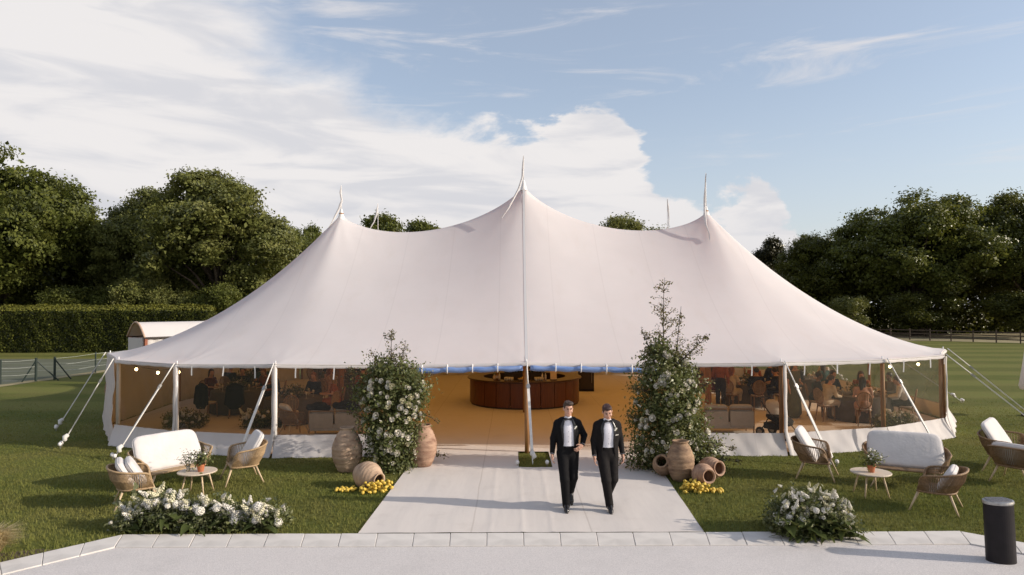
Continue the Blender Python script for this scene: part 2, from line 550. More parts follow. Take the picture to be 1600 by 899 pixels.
def np_mesh(name, V, F, material=None, smooth=False, var=None):
    """V (n,3); F: (m,k) array or list of tuples"""
    me = bpy.data.meshes.new(name)
    V = np.asarray(V, dtype=np.float32)
    if isinstance(F, np.ndarray):
        nf, k = F.shape
        me.vertices.add(len(V))
        me.vertices.foreach_set('co', V.ravel())
        me.loops.add(nf * k)
        me.loops.foreach_set('vertex_index', F.astype(np.int32).ravel())
        me.polygons.add(nf)
        me.polygons.foreach_set('loop_start', np.arange(0, nf * k, k, dtype=np.int32))
        me.polygons.foreach_set('loop_total', np.full(nf, k, dtype=np.int32))
        me.update(calc_edges=True)
    else:
        me.from_pydata(V.tolist(), [], F)
        me.update()
    if smooth:
        me.polygons.foreach_set('use_smooth', np.ones(len(me.polygons), dtype=bool))
    if var is not None:
        a = me.attributes.new('var', 'FLOAT', 'POINT')
        a.data.foreach_set('value', np.asarray(var, dtype=np.float32))
    if material:
        me.materials.append(MATS[material])
    return me


def obj(name, me, parent=None, loc=None, rot=None, scale=None):
    o = bpy.data.objects.new(name, me)
    link(o, parent)
    if loc is not None:
        o.location = loc
    if rot is not None:
        o.rotation_euler = rot
    if scale is not None:
        o.scale = scale if hasattr(scale, '__len__') else (scale,) * 3
    return o


def tag(o, label, cat, group=None):
    o['label'] = label
    o['category'] = cat
    if group:
        o['group'] = group
    return o


def struct(o):
    o['kind'] = 'structure'
    return o


def stuff(o):
    o['kind'] = 'stuff'
    return o


def thing(name, label, cat, loc=(0, 0, 0), rz=0.0, group=None):
    o = bpy.data.objects.new(name, None)
    link(o)
    o.empty_display_size = 0.2
    o.location = loc
    o.rotation_euler = (0, 0, rz)
    return tag(o, label, cat, group)


def copy_tree(o, parent=None):
    c = o.copy()
    link(c, parent)
    for ch in list(o.children):
        copy_tree(ch, c)
    return c


class MB:
    def __init__(self, off=(0, 0, 0)):
        self.v = []
        self.f = []
        self.n = 0
        self.off = np.array(off, dtype=float)

    def add(self, V, F):
        V = np.asarray(V, dtype=float)
        self.v.append(V)
        n = self.n
        self.f += [tuple(i + n for i in f) for f in F]
        self.n += len(V)
        return self

    def box(self, c, s, rz=0.0, M=None):
        x, y, z = [q / 2 for q in s]
        V = np.array([(-x, -y, -z), (x, -y, -z), (x, y, -z), (-x, y, -z), (-x, -y, z), (x, -y, z), (x, y, z), (-x, y, z)])
        if rz:
            ca, sa = math.cos(rz), math.sin(rz)
            V = V @ np.array([[ca, sa, 0], [-sa, ca, 0], [0, 0, 1]])
        if M is not None:
            V = V @ np.array(M.to_3x3()).T
        return self.add(V + np.array(c), [(0, 3, 2, 1), (4, 5, 6, 7), (0, 1, 5, 4), (1, 2, 6, 5), (2, 3, 7, 6), (3, 0, 4, 7)])

    def tube(self, P, r, n=8, caps=True, closed=False):
        P = np.asarray(P, dtype=float)
        m = len(P)
        rr = np.full(m, r) if np.isscalar(r) else np.asarray(r, dtype=float)
        V = []
        prev = None
        for i in range(m):
            if closed:
                t = P[(i + 1) % m] - P[i - 1]
            else:
                t = P[min(i + 1, m - 1)] - P[max(i - 1, 0)]
            t = t / (np.linalg.norm(t) + 1e-9)
            if prev is None:
                a = np.array([0, 0, 1.0]) if abs(t[2]) < 0.9 else np.array([1.0, 0, 0])
                u = np.cross(t, a)
            else:
                u = prev - t * np.dot(prev, t)
            u = u / (np.linalg.norm(u) + 1e-9)
            prev = u
            w = np.cross(t, u)
            for k in range(n):
                an = 2 * math.pi * k / n
                V.append(P[i] + rr[i] * (u * math.cos(an) + w * math.sin(an)))
        F = []
        for i in range(m if closed else m - 1):
            j = (i + 1) % m
            for k in range(n):
                k2 = (k + 1) % n
                F.append((i * n + k, i * n + k2, j * n + k2, j * n + k))
        if caps and not closed:
            F.append(tuple(reversed(range(n))))
            F.append(tuple((m - 1) * n + k for k in range(n)))
        return self.add(V, F)

    def lathe(self, prof, n=24, c=(0, 0, 0), bottom=True, top=False):
        V = []
        for r, z in prof:
            for k in range(n):
                an = 2 * math.pi * k / n
                V.append((c[0] + r * math.cos(an), c[1] + r * math.sin(an), c[2] + z))
        F = []
        for i in range(len(prof) - 1):
            for k in range(n):
                k2 = (k + 1) % n
                F.append((i * n + k, i * n + k2, (i + 1) * n + k2, (i + 1) * n + k))
        if bottom:
            F.append(tuple(reversed(range(n))))
        if top:
            F.append(tuple((len(prof) - 1) * n + k for k in range(n)))
        return self.add(V, F)

    def ball(self, c, r, nu=10, nv=7):
        r = (r,) * 3 if np.isscalar(r) else r
        prof = []
        V = []
        F = []
        for i in range(nv + 1):
            th = math.pi * i / nv
            for k in range(nu):
                an = 2 * math.pi * k / nu
                V.append((c[0] + r[0] * math.sin(th) * math.cos(an), c[1] + r[1] * math.sin(th) * math.sin(an), c[2] - r[2] * math.cos(th)))
        for i in range(nv):
            for k in range(nu):
                k2 = (k + 1) % nu
                if i == 0:
                    F.append((k, (i + 1) * nu + k2, (i + 1) * nu + k))
                elif i == nv - 1:
                    F.append((i * nu + k, i * nu + k2, (i + 1) * nu + k))
                else:
                    F.append((i * nu + k, i * nu + k2, (i + 1) * nu + k2, (i + 1) * nu + k))
        return self.add(V, F)

    def grid(self, A):
        A = np.asarray(A, dtype=float)
        a, b = A.shape[:2]
        F = [(i * b + j, i * b + j + 1, (i + 1) * b + j + 1, (i + 1) * b + j) for i in range(a - 1) for j in range(b - 1)]
        return self.add(A.reshape(-1, 3), F)

    def prism(self, poly, z0, z1):
        n = len(poly)
        V = [(x, y, z0) for x, y in poly] + [(x, y, z1) for x, y in poly]
        F = [tuple(reversed(range(n))), tuple(range(n, 2 * n))]
        F += [(i, (i + 1) % n, n + (i + 1) % n, n + i) for i in range(n)]
        return self.add(V, F)

    def xform(self, M):
        A = np.array(M)
        self.v = [v @ A[:3, :3].T + A[:3, 3] for v in self.v]
        return self

    def mesh(self, name, material, smooth=False):
        V = np.concatenate(self.v) - self.off
        return np_mesh(name, V, self.f, material, smooth)

    def build(self, name, material, parent=None, smooth=False, **kw):
        return obj(name, self.mesh(name, material, smooth), parent, **kw)


def bevel(o, w=0.01, seg=2):
    md = o.modifiers.new('bevel', 'BEVEL')
    md.width = w
    md.segments = seg
    md.limit_method = 'ANGLE'
    return o


def leaf_quads(P, N, size, rng, asp=0.55, curl=0.18):
    """diamond leaves of two triangles pairs: P positions, N facing, size per leaf -> V, F (quads)"""
    n = len(P)
    a = rng.normal(size=(n, 3))
    t = a - N * np.sum(a * N, 1, keepdims=True)
    t /= np.linalg.norm(t, axis=1, keepdims=True) + 1e-9
    b = np.cross(N, t)
    s = size[:, None]
    V = np.empty((n, 4, 3))
    V[:, 0] = P - t * s * 0.5
    V[:, 1] = P + b * s * asp * 0.5 + N * s * curl
    V[:, 2] = P + t * s * 0.5
    V[:, 3] = P - b * s * asp * 0.5 + N * s * curl
    F = np.arange(n * 4, dtype=np.int32).reshape(n, 4)
    return V.reshape(-1, 3), F


def unit(v):
    return v / (np.linalg.norm(v, axis=-1, keepdims=True) + 1e-9)


# ------------------------------------------------------------------ the setting
def flat(name, poly, z, material, **kw):
    return struct(MB().add([(x, y, z) for x, y in poly], [tuple(range(len(poly)))]).build(name, material, **kw))


flat('lawn', [(-400, -60), (400, -60), (400, 900), (-400, 900)], 0.0, 'turf')
flat('field', [(20, 66.0), (41.5, 67.5), (52, 58.5), (120, 40), (200, 200), (20, 200)], 0.006, 'dry_field')
# sports court beyond the lawn with its painted lines
flat('court', [(-22.9, 31.2), (-22.6, 47.5), (-70, 49.0), (-70, 12.0), (-24.0, 24.0)], 0.006, 'court')
for i, (a, b) in enumerate([((-70, 44.2), (-23.2, 44.0)), ((-60, 31.0), (-24.9, 42.6)), ((-60, 26.2), (-24.6, 39.6)), ((-36, 33.9), (-24.0, 33.2))]):
    a = np.array(a)
    b = np.array(b)
    d = unit((b - a)[None])[0]
    nn = np.array([-d[1], d[0]]) * 0.06
    flat('court_line', [tuple(a - nn), tuple(b - nn), tuple(b + nn), tuple(a + nn)], 0.011, 'white_line')
# worn earth edge along the court
rg = np.random.default_rng(5)
ed = []
for t in np.linspace(0, 1, 30):
    x = -23.6 + 1.1 * t
    y = 27.0 + 20.5 * t
    ed.append((x, y, 0.35 + 0.25 * rg.random()))
struct(MB().add([(x - w * .5, y, 0.012) for x, y, w in ed] + [(x + w, y + 0.1, 0.012) for x, y, w in ed],
                [(i, i + 1, 30 + i + 1, 30 + i) for i in range(29)]).build('earth_edge', 'dry_field'))
# terrace of bonded gravel
flat('terrace', [(-12.5, -6), (14, -6), (14, 4.2), (8.95, 8.10), (6.66, 10.06), (-5.80, 10.06), (-6.70, 9.05), (-10.5, 6.2), (-12.5, 4.9)], 0.012, 'gravel')
# stone edging: each slab a piece of its own
kerb = MB().prism([(-6.0, 10.60), (-5.82, 10.02), (6.65, 10.02), (6.88, 10.60)], -0.06, 0.006).build('kerb', 'stone')
struct(kerb)
rng0 = random.Random(3)


def paver(a, b, inner_a, inner_b, up=0.0):
    p = [a, b, inner_b, inner_a]
    c = (sum(q[0] for q in p) / 4, sum(q[1] for q in p) / 4)
    g = 0.0035
    q = []
    for x, y in p:
        dx, dy = x - c[0], y - c[1]
        L = math.hypot(dx, dy)
        q.append((dx * (1 - g / L * 1.4), dy * (1 - g / L * 1.4)))
    o = MB().prism(q, -0.05, 0.0).build('paver', 'stone', kerb, loc=(c[0], c[1], 0.030 + up + rng0.uniform(-.003, .003)))
    o.rotation_euler = (rng0.uniform(-.004, .004), rng0.uniform(-.004, .004), 0)
    bevel(o, 0.006, 1)


x0, x1, nsl = -6.0, 6.88, 23
for i in range(nsl):
    ta, tb = i / nsl, (i + 1) / nsl
    oa, ob = x0 + (x1 - x0) * ta, x0 + (x1 - x0) * tb
    ia, ib = -5.80 + (6.66 + 5.80) * ta, -5.80 + (6.66 + 5.80) * tb
    paver((oa, 10.61), (ob, 10.61), (ia, 10.05), (ib, 10.05))
lp = [(-6.0, 10.60), (-7.05, 9.47), (-11.0, 6.4)]
li = [(-5.80, 10.05), (-6.70, 9.05), (-10.5, 6.2)]
rp = [(6.88, 10.60), (9.3, 8.55), (14.2, 4.6)]
ri = [(6.66, 10.05), (8.95, 8.10), (13.9, 4.3)]


def lerp2(a, b, t):
    return (a[0] + (b[0] - a[0]) * t, a[1] + (b[1] - a[1]) * t)


for pa, pb, n in ((lp, li, (3, 8)), (rp, ri, (5, 9))):
    for s_ in range(2):
        for i in range(n[s_]):
            A = lerp2(pa[s_], pa[s_ + 1], i / n[s_])
            B = lerp2(pa[s_], pa[s_ + 1], (i + 1) / n[s_])
            C = lerp2(pb[s_], pb[s_ + 1], i / n[s_])
            D = lerp2(pb[s_], pb[s_ + 1], (i + 1) / n[s_])
            if pa is lp:
                paver(B, A, D, C)
            else:
                paver(A, B, C, D)

# carpet laid from the kerb to the marquee, with a square left open for the entrance pole
HOLE = (0.13, 0.86, 14.88, 16.5)
PL = lambda y: -2.38 + (y - 10.6) * 0.024
PR = lambda y: 2.94 + (y - 10.6) * 0.054


def carpet_sheet():
    mb = MB()
    rngc = np.random.default_rng(11)
    ys = [10.615, 14.88, 16.5]

    def z(x, y):
        w = 0.006 * math.exp(-((x - 0.15) / 0.03) ** 2) + 0.005 * math.exp(-((x - 0.62) / 0.025) ** 2) + 0.004 * math.exp(-((x + 0.35) / 0.03) ** 2)
        w += 0.002 * math.sin(x * 7 + math.sin(y * 1.3) * 2) + 0.002 * math.sin(y * 3.1 + x)
        return 0.034 + w

    def patch(fx0, fx1, y0, y1, nx, ny):
        A = np.zeros((ny + 1, nx + 1, 3))
        for j in range(ny + 1):
            y = y0 + (y1 - y0) * j / ny
            a, b = fx0(y), fx1(y)
            for i in range(nx + 1):
                x = a + (b - a) * i / nx
                A[j, i] = (x, y, z(x, y))
        mb.grid(A)
    patch(PL, PR, 10.615, HOLE[2], 150, 30)
    patch(PL, lambda y: HOLE[0], HOLE[2], HOLE[3], 50, 10)
    patch(lambda y: HOLE[1], PR, HOLE[2], HOLE[3], 50, 10)
    # turned down edge
    for fx, s in ((PL, -1), (PR, 1)):
        mb.add([(fx(10.615), 10.615, 0.036), (fx(16.5), 16.5, 0.036), (fx(16.5) + s * .01, 16.5, 0), (fx(10.615) + s * .01, 10.615, 0)], [(0, 1, 2, 3)])
    return mb


struct(carpet_sheet().build('path', 'carpet', smooth=True))

# ------------------------------------------------------------------ the marquee
TC = (0.4, 25.6, 0.0)
EH = 2.18
F0 = (0.34, 16.42, EH)
left = [(-5.62, 16.25, EH), (-8.25, 16.85, 2.14), (-10.30, 17.80, EH), (-12.05, 20.4, EH), (-12.5, 25.6, EH),
        (-12.05, 30.8, EH), (-10.3, 33.4, EH), (-8.25, 34.5, EH), (-5.62, 35.0, EH)]
right = [(6.42, 16.25, EH), (9.25, 17.0, EH), (11.55, 18.35, EH), (13.1, 20.7, EH), (13.4, 25.6, EH),
         (13.1, 30.6, EH), (11.3, 33.2, EH), (9.1, 34.5, EH), (6.42, 35.0, EH)]
B0 = (0.4, 35.2, EH)
EAVE = [F0] + left + [B0] + right[::-1]
A1, B1, C1 = (0.40, 22.6, 7.56), (-5.66, 22.6, 6.62), (6.46, 22.6, 6.66)
A2, B2, C2 = (0.40, 28.6, 7.40), (-5.62, 28.6, 6.45), (6.54, 28.6, 6.45)

tent = thing('marquee', 'large off-white sailcloth marquee with peaked roof standing on the lawn', 'marquee', TC)


def vec(a):
    return np.array(a, dtype=float)


def ridge(P, Q, sag, n):
    t = np.linspace(0, 1, n + 1)[:, None]
    L = vec(P) * (1 - t) + vec(Q) * t
    L[:, 2] -= sag * (4 * t[:, 0] * (1 - t[:, 0])) ** 0.72
    return L


def drop(M, E, dip, n):
    t = np.linspace(0, 1, n + 1)[:, None]
    L = vec(M) * (1 - t) + vec(E) * t
    L[:, 2] -= dip * (4 * t[:, 0] * (1 - t[:, 0])) ** 0.92
    return L


def eave(P, Q, n):
    t = np.linspace(0, 1, n + 1)[:, None]
    L = vec(P) * (1 - t) + vec(Q) * t
    d = vec(Q)[:2] - vec(P)[:2]
    ln = np.linalg.norm(d)
    mid = (vec(P)[:2] + vec(Q)[:2]) / 2 - vec(TC)[:2]
    nrm = np.array([-d[1], d[0]]) / ln
    if np.dot(nrm, mid) < 0:
        nrm = -nrm
    k = 4 * t[:, 0] * (1 - t[:, 0])
    L[:, :2] -= nrm * (k * 0.022 * ln)[:, None]
    L[:, 2] -= 0.012 * ln * k ** 0.5 * 0.6
    return L


def coons(top, bot, lef, rig):
    """top, bot run u; lef, rig run v (top -> bottom); the sag of the upper edge dies out quickly down the cloth"""
    nu, nv = len(top), len(lef)
    u = np.linspace(0, 1, nu)[None, :, None]
    v = np.linspace(0, 1, nv)[:, None, None]
    lin = lambda c: c[None] - ((1 - u) * c[0] + u * c[-1])
    return (1 - u) * lef[:, None] + u * rig[:, None] + (1 - v) ** 2.4 * lin(top) + v ** 3 * lin(bot)


def coons2(top, bot, lef, rig):
    nu, nv = len(top), len(lef)
    u = np.linspace(0, 1, nu)[None, :, None]
    v = np.linspace(0, 1, nv)[:, None, None]
    S = (1 - v) * top[None] + v * bot[None] + (1 - u) * lef[:, None] + u * rig[:, None]
    return S - ((1 - u) * (1 - v) * top[0] + u * (1 - v) * top[-1] + (1 - u) * v * bot[0] + u * v * bot[-1])


NV = 48
canopy = MB(TC)
seams = []


def panel(Ma, Mb, Ea, Eb, dipa=0.80, dipb=0.80, sag=1.02, nu=52):
    top = ridge(Ma, Mb, sag, nu) if Ma is not Mb else np.repeat(vec(Ma)[None], nu + 1, 0)
    S = coons(top, eave(Ea, Eb, nu), drop(Ma, Ea, dipa, NV), drop(Mb, Eb, dipb, NV))
    canopy.grid(S)


l, r = left, right
panel(A1, B1, F0, l[0])
panel(C1, A1, r[0], F0)
for i in range(3):
    panel(B1, B1, l[i], l[i + 1], nu=26)
    panel(C1, C1, r[i], r[i + 1], nu=26)
panel(B1, B2, l[3], l[5], sag=0.75, nu=40)
panel(C1, C2, r[3], r[5], sag=0.75, nu=40)
for i in (5, 6, 7):
    panel(B2, B2, l[i], l[i + 1], nu=26)
    panel(C2, C2, r[i], r[i + 1], nu=26)
panel(B2, A2, l[8], B0)
panel(A2, C2, B0, r[8])
# the fields between the two rows of masts
for P, Q, U, W in ((B1, A1, B2, A2), (A1, C1, A2, C2)):
    canopy.grid(coons2(ridge(P, Q, 1.02, 52), ridge(U, W, 1.02, 52), ridge(P, U, 0.75, 40), ridge(Q, W, 0.75, 40)))
def relaxed(mb, rounds):
    """weld the panels and let the cloth pull smooth between masts and eave"""
    V = np.concatenate(mb.v)
    key = np.round(V, 3)
    _, first, invm = np.unique(key, axis=0, return_index=True, return_inverse=True)
    invm = invm.ravel()
    W = V[first].copy()
    Q = np.array([tuple(invm[i] for i in f) for f in mb.f])
    E = np.concatenate([Q[:, [0, 1]], Q[:, [1, 2]], Q[:, [2, 3]], Q[:, [3, 0]]])
    E = E[E[:, 0] != E[:, 1]]
    E = np.unique(np.sort(E, 1), axis=0)
    cnt = np.zeros(len(W))
    np.add.at(cnt, E[:, 0], 1)
    np.add.at(cnt, E[:, 1], 1)
    fixed = W[:, 2] < EH + 0.03
    for M_ in (A1, B1, C1, A2, B2, C2):
        fixed |= np.linalg.norm(W - vec(M_), axis=1) < 0.30
    for Pa, Pb in ((A1, B1), (A1, C1)):
        for p in ridge(Pa, Pb, 1.02, 52):
            fixed |= np.linalg.norm(W - p, axis=1) < 0.04
    for _ in range(rounds):
        acc = np.zeros_like(W)
        np.add.at(acc, E[:, 0], W[E[:, 1]])
        np.add.at(acc, E[:, 1], W[E[:, 0]])
        Nw = acc / cnt[:, None]
        W[~fixed] = W[~fixed] * 0.45 + Nw[~fixed] * 0.55
    F = [tuple(dict.fromkeys(q)) for q in Q.tolist()]
    F = [f for f in F if len(f) > 2]
    F = [f if np.cross(W[f[1]] - W[f[0]], W[f[2]] - W[f[0]])[2] > 0 else f[::-1] for f in F]
    # tension wrinkles that fan out from the poles and the mast heads
    for i, e in enumerate(EAVE):
        d = W[:, :2] - vec(e)[:2]
        q = np.linalg.norm(d, axis=1)
        a = np.arctan2(d[:, 1], d[:, 0])
        W[:, 2] += np.where(q < 2.2, 0.020 * np.sin(a * 15 + i * 1.7 + q * .8) * np.exp(-q / .55) * np.clip(q / .25, 0, 1), 0) * ~(W[:, 2] < EH + .005)
    for i, e in enumerate((A1, B1, C1)):
        d = W[:, :2] - vec(e)[:2]
        q = np.linalg.norm(d, axis=1)
        a = np.arctan2(d[:, 1], d[:, 0])
        W[:, 2] += np.where(q < 3, 0.018 * np.sin(a * 12 + i * 2.1) * np.exp(-q / .8) * np.clip((q - .25) / .4, 0, 1), 0)
    return W, F, invm, V


W_, F_, INV_, RAW_ = relaxed(canopy, 110)
cano = obj('canopy', np_mesh('canopy', W_ - vec(TC), F_, 'canvas', True), tent)


def cloth_line(L):
    """where a line of the raw cloth lies after relaxing"""
    out = []
    for p in L:
        i = int(np.argmin(((RAW_ - p) ** 2).sum(1)))
        out.append(W_[INV_[i]])
    return np.array(out)


# sewn seams that run down from the masts
for M_, E_ in ((A1, F0),):
    L = cloth_line(drop(M_, E_, 0.80, NV))
    d = vec(E_)[:2] - vec(M_)[:2]
    nrm = np.array([-d[1], d[0], 0]) / np.linalg.norm(d)
    w = 0.034
    g = np.stack([L - nrm * w, L + nrm * w], 1)
    tg = np.gradient(L, axis=0)
    nn = unit(np.cross(nrm[None], tg))
    nn *= np.sign(nn[:, 2:3])
    MB(TC).grid(g + nn[:, None, :] * 0.007).build('seam_tape', 'tape', cano, smooth=True)


def wall_frame(P, Q, t):
    """points along a bay (world xy) and outward normal"""
    P, Q = vec(P)[:2], vec(Q)[:2]
    d = Q - P
    ln = np.linalg.norm(d)
    nrm = np.array([-d[1], d[0]]) / ln
    if np.dot(nrm, (P + Q) / 2 - vec(TC)[:2]) < 0:
        nrm = -nrm
    return P + d * t, nrm, ln


SK = 0.50
wr = random.Random(7)


def hang(P, Q, z0, z1, name, material, t0=0.0, t1=1.0, flare=0.0, folds=0.012, scal=True, nz=8, out=0.03, ground=False):
    _, nrm, ln = wall_frame(P, Q, 0)
    L = ln * (t1 - t0)
    n = max(6, int(L * 9))
    A = np.zeros((nz + 1, n + 1, 3))
    ph = wr.uniform(0, 6)
    e = eave(P, Q, 200)
    for i in range(n + 1):
        t = t0 + (t1 - t0) * i / n
        xy, _, _ = wall_frame(P, Q, t)
        ez = e[min(200, int(t * 200))]
        for j in range(nz + 1):
            q = j / nz
            top = min(z1, ez[2] - 0.01)
            z = z0 + (top - z0) * q
            lean = (z - SK) / (EH - SK) if scal else 0
            base = xy + (ez[:2] - xy) * max(0.0, lean)
            w = folds * (math.sin(t * ln * 7.0 + ph + z * 5.0) + 0.6 * math.sin(t * ln * 15.3 - z * 9 + ph * 2) + 0.4 * math.sin(t * ln * 27 + z * 12))
            o = out + flare * (1 - q) ** 1.3 + w * (1.0 - 0.6 * q)
            A[j, i] = (*(base + nrm * o), z + (0.012 * math.sin(t * ln * 11 + ph) * (1 - q) if ground else 0.0))
    return MB(TC).grid(A).build(name, material, tent, smooth=True)


def window(P, Q, t0=0.0, t1=1.0):
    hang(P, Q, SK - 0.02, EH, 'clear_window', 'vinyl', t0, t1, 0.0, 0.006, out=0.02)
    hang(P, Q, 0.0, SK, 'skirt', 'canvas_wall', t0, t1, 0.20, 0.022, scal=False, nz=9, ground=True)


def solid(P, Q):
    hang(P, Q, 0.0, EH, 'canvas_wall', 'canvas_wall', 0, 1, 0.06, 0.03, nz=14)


def bay(P, Q, kind):
    # hem under the eave
    e = eave(P, Q, 40)
    _, nrm, ln = wall_frame(P, Q, 0)
    o = np.array([nrm[0], nrm[1], 0])
    hem = np.stack([e + o * 0.0, e + o * 0.045 + [0, 0, -0.05], e + o * 0.035 + [0, 0, -0.085]], 0)
    hem[2, :, 2] -= 0.012 * np.abs(np.sin(np.linspace(0, ln * 6, 41)))
    MB(TC).grid(hem).build('hem', 'canvas_wall', tent, smooth=True)
    if kind == 'clear':
        window(P, Q)
    elif kind == 'solid':
        solid(P, Q)


ring = EAVE + [EAVE[0]]
kinds = ['entry', 'clear', 'clear', 'solid', 'solid', 'solid', 'solid', 'solid', 'solid', 'solid',
         'solid', 'clear', 'clear', 'clear', 'clear', 'clear', 'clear', 'clear', 'clear', 'entry']
for i, k in enumerate(kinds):
    bay(ring[i], ring[i + 1], k)
# the two entrance bays are closed only beside the outer poles
window(F0, l[0], 0.50, 1.0)
window(r[0], F0, 0.0, 0.50)

# rolled up blue door curtain under the eave, in two lengths, with its white straps
for xa, xb, n in ((-2.75, 0.25, 5), (0.43, 3.45, 5)):
    P = []
    rr = []
    for i in range(31):
        t = i / 30
        x = xa + (xb - xa) * t
        yy = 16.38 - (abs(x - .34) / 6) * 0.1
        z = 2.045 - 0.06 * abs(x - 0.34) / 3 - 0.02 * math.sin(t * math.pi * n) ** 2
        P.append((x, yy, z))
        rr.append(0.065 + 0.012 * math.sin(t * 40) * math.sin(t * 13))
    rc = MB(TC).tube(P, rr, 10).build('rolled_curtain', 'blue_roll', tent, smooth=True)
    for i in range(1, n):
        x = xa + (xb - xa) * i / n
        k = int(30 * i / n)
        c = P[k]
        ringp = [(c[0], c[1] + 0.085 * math.cos(a), c[2] + 0.02 + 0.10 * math.sin(a)) for a in np.linspace(0, 2 * math.pi, 13)[:-1]]
        MB(TC).tube(ringp, 0.014, 5, closed=True).build('tie', 'webbing', rc, smooth=True)

# little ties that hang under the eave of the windows
for P, Q, n, t0, t1 in ((l[0], l[1], 3, .2, .85), (F0, l[0], 3, .62, .92), (r[0], F0, 2, .12, .35), (r[0], r[1], 3, .2, .85),
                        (r[1], r[2], 2, .3, .75), (r[2], r[3], 1, .5, .6)):
    e = eave(P, Q, 100)
    _, nrm, _ = wall_frame(P, Q, 0)
    for i in range(n):
        k = int(100 * (t0 + (t1 - t0) * i / max(1, n - 1)))
        p = e[k] + np.array([nrm[0], nrm[1], 0]) * 0.06
        hgt = wr.uniform(.22, .34)
        A = np.array([[(p[0] - .016 + sx * .032 + 0.006 * math.sin(j * .5 + i), p[1] + 0.01 * j * (-1) ** i * .4, p[2] - .05 - hgt * j / 6) for sx in (0, 1)] for j in range(7)])
        MB(TC).grid(A).build('tie', 'webbing', tent, smooth=True)

# poles round the edge
for i, E_ in enumerate(EAVE):
    n = vec(E_)[:2] - vec(TC)[:2]
    n = n / np.linalg.norm(n)
    b = vec(E_) - np.array([n[0], n[1], 0]) * (0.0 if i in (1, 2) else 0.06)
    pole = MB(TC).tube([(b[0], b[1], 0.0), (b[0], b[1], 1.1), (b[0], b[1], E_[2] - 0.03)], [0.050, 0.054, 0.045], 12).build('side_pole', 'webbing' if i in (1, 2, 3, 4) else 'pole_wood', tent, smooth=True)
    MB(TC).tube([(b[0], b[1], E_[2] - 0.04), (b[0], b[1], E_[2] + 0.07)], [0.018, 0.014], 8).build('pole_pin', 'webbing', tent, smooth=True)
    if i in (1, 2, 19, 17):
        c = vec(E_) + np.array([n[0], n[1], 0]) * 0.055
        A = []
        for j in range(13):
            q = j / 12
            z = E_[2] - 0.04 - q * (E_[2] - 0.06)
            w = 0.062 + 0.02 * max(0, q - .75) * 4 * (1 if i != 17 else 0.3)
            o = 0.03 + (0.16 * max(0, (q - .72) / .28) ** 1.3)
            row = []
            for a in np.linspace(-1.25, 1.25, 7):
                tx = np.array([-n[1], n[0]])
                p = c[:2] + tx * w * math.sin(a) + n * (o + 0.05 * math.cos(a) - 0.05)
                row.append((p[0] + 0.006 * math.sin(z * 9), p[1], z))
            A.append(row)
        MB(TC).grid(np.array(A)).build('pole_sleeve', 'canvas_wall', tent, smooth=True)
# masts and the pennants on them
pen = {0: ([(0, 0, 0.95), (-.02, -.02, .6), (-.04, -.05, .25), (-.16, -.16, -.15), (-.5, -.5, -.85), (-.72, -.66, -1.2)], 1.00),
       1: ([(0, 0, .92), (-.02, 0, .7), (.03, -.03, .42), (-.05, -.05, .18), (-.20, -.16, -.2), (-.4, -.26, -.62)], 0.95),
       2: ([(0, 0, 1.24), (-.03, -.02, .9), (-.07, -.06, .45), (-.13, -.25, 0), (-.19, -.55, -.5), (-.13, -.75, -.85), (-.17, -.9, -1.05)], 1.28),
       3: ([(0, 0, .9), (-.05, 0, .6), (-.04, 0, .3), (.0, 0, .05)], 0.95),
       4: ([(0, 0, 1.40), (-.06, 0, 1.0), (-.16, 0, .65), (-.45, 0, .15)], 1.43),
       5: ([(0, 0, 1.55), (.03, 0, 1.2), (.06, 0, .8), (.05, 0, .3)], 1.60)}
for i, M_ in enumerate((A1, B1, C1, A2, B2, C2)):
    MB(TC).tube([(M_[0], M_[1], 0), (M_[0], M_[1], 3), (M_[0], M_[1], M_[2] + 0.02)], [0.10, 0.10, 0.075] if i not in (0, 3) else [0.055, 0.055, 0.05], 12).build("mast", 'pole_wood', tent, smooth=True)
    MB(TC).lathe([(0.13, -0.20), (0.085, -0.06), (0.055, 0.06), (0.03, 0.16), (0.0, 0.17)], 14, (M_[0], M_[1], M_[2]), bottom=False).build('mast_collar', 'webbing', tent, smooth=True)
    pts, hh = pen[i]
    fl = MB(TC).tube([(M_[0], M_[1], M_[2]), (M_[0], M_[1], M_[2] + hh)], [0.016, 0.008], 6).build('flag_pole', 'webbing', tent, smooth=True)
    pts = np.array(pts)
    tt = np.linspace(0, len(pts) - 1, 24)
    C = np.stack([np.interp(tt, range(len(pts)), pts[:, k]) for k in range(3)], 1) + vec(M_) + [0, -0.03, 0]
    A = []
    for q, c in enumerate(C):
        f = q / 23
        w = 0.012 + 0.040 * math.sin(math.pi * min(1, f * 1.05)) * (0.8 + 0.2 * math.sin(q * .45 + i)) * (1 - .3 * f)
        A.append([c + np.array([-w, 0.02 * math.sin(q), 0]), c + np.array([0.0, -0.05, 0]), c + np.array([w, 0.015, 0])])
    MB(TC).grid(np.array(A)).build('pennant', 'pennant_cloth', fl, smooth=True)

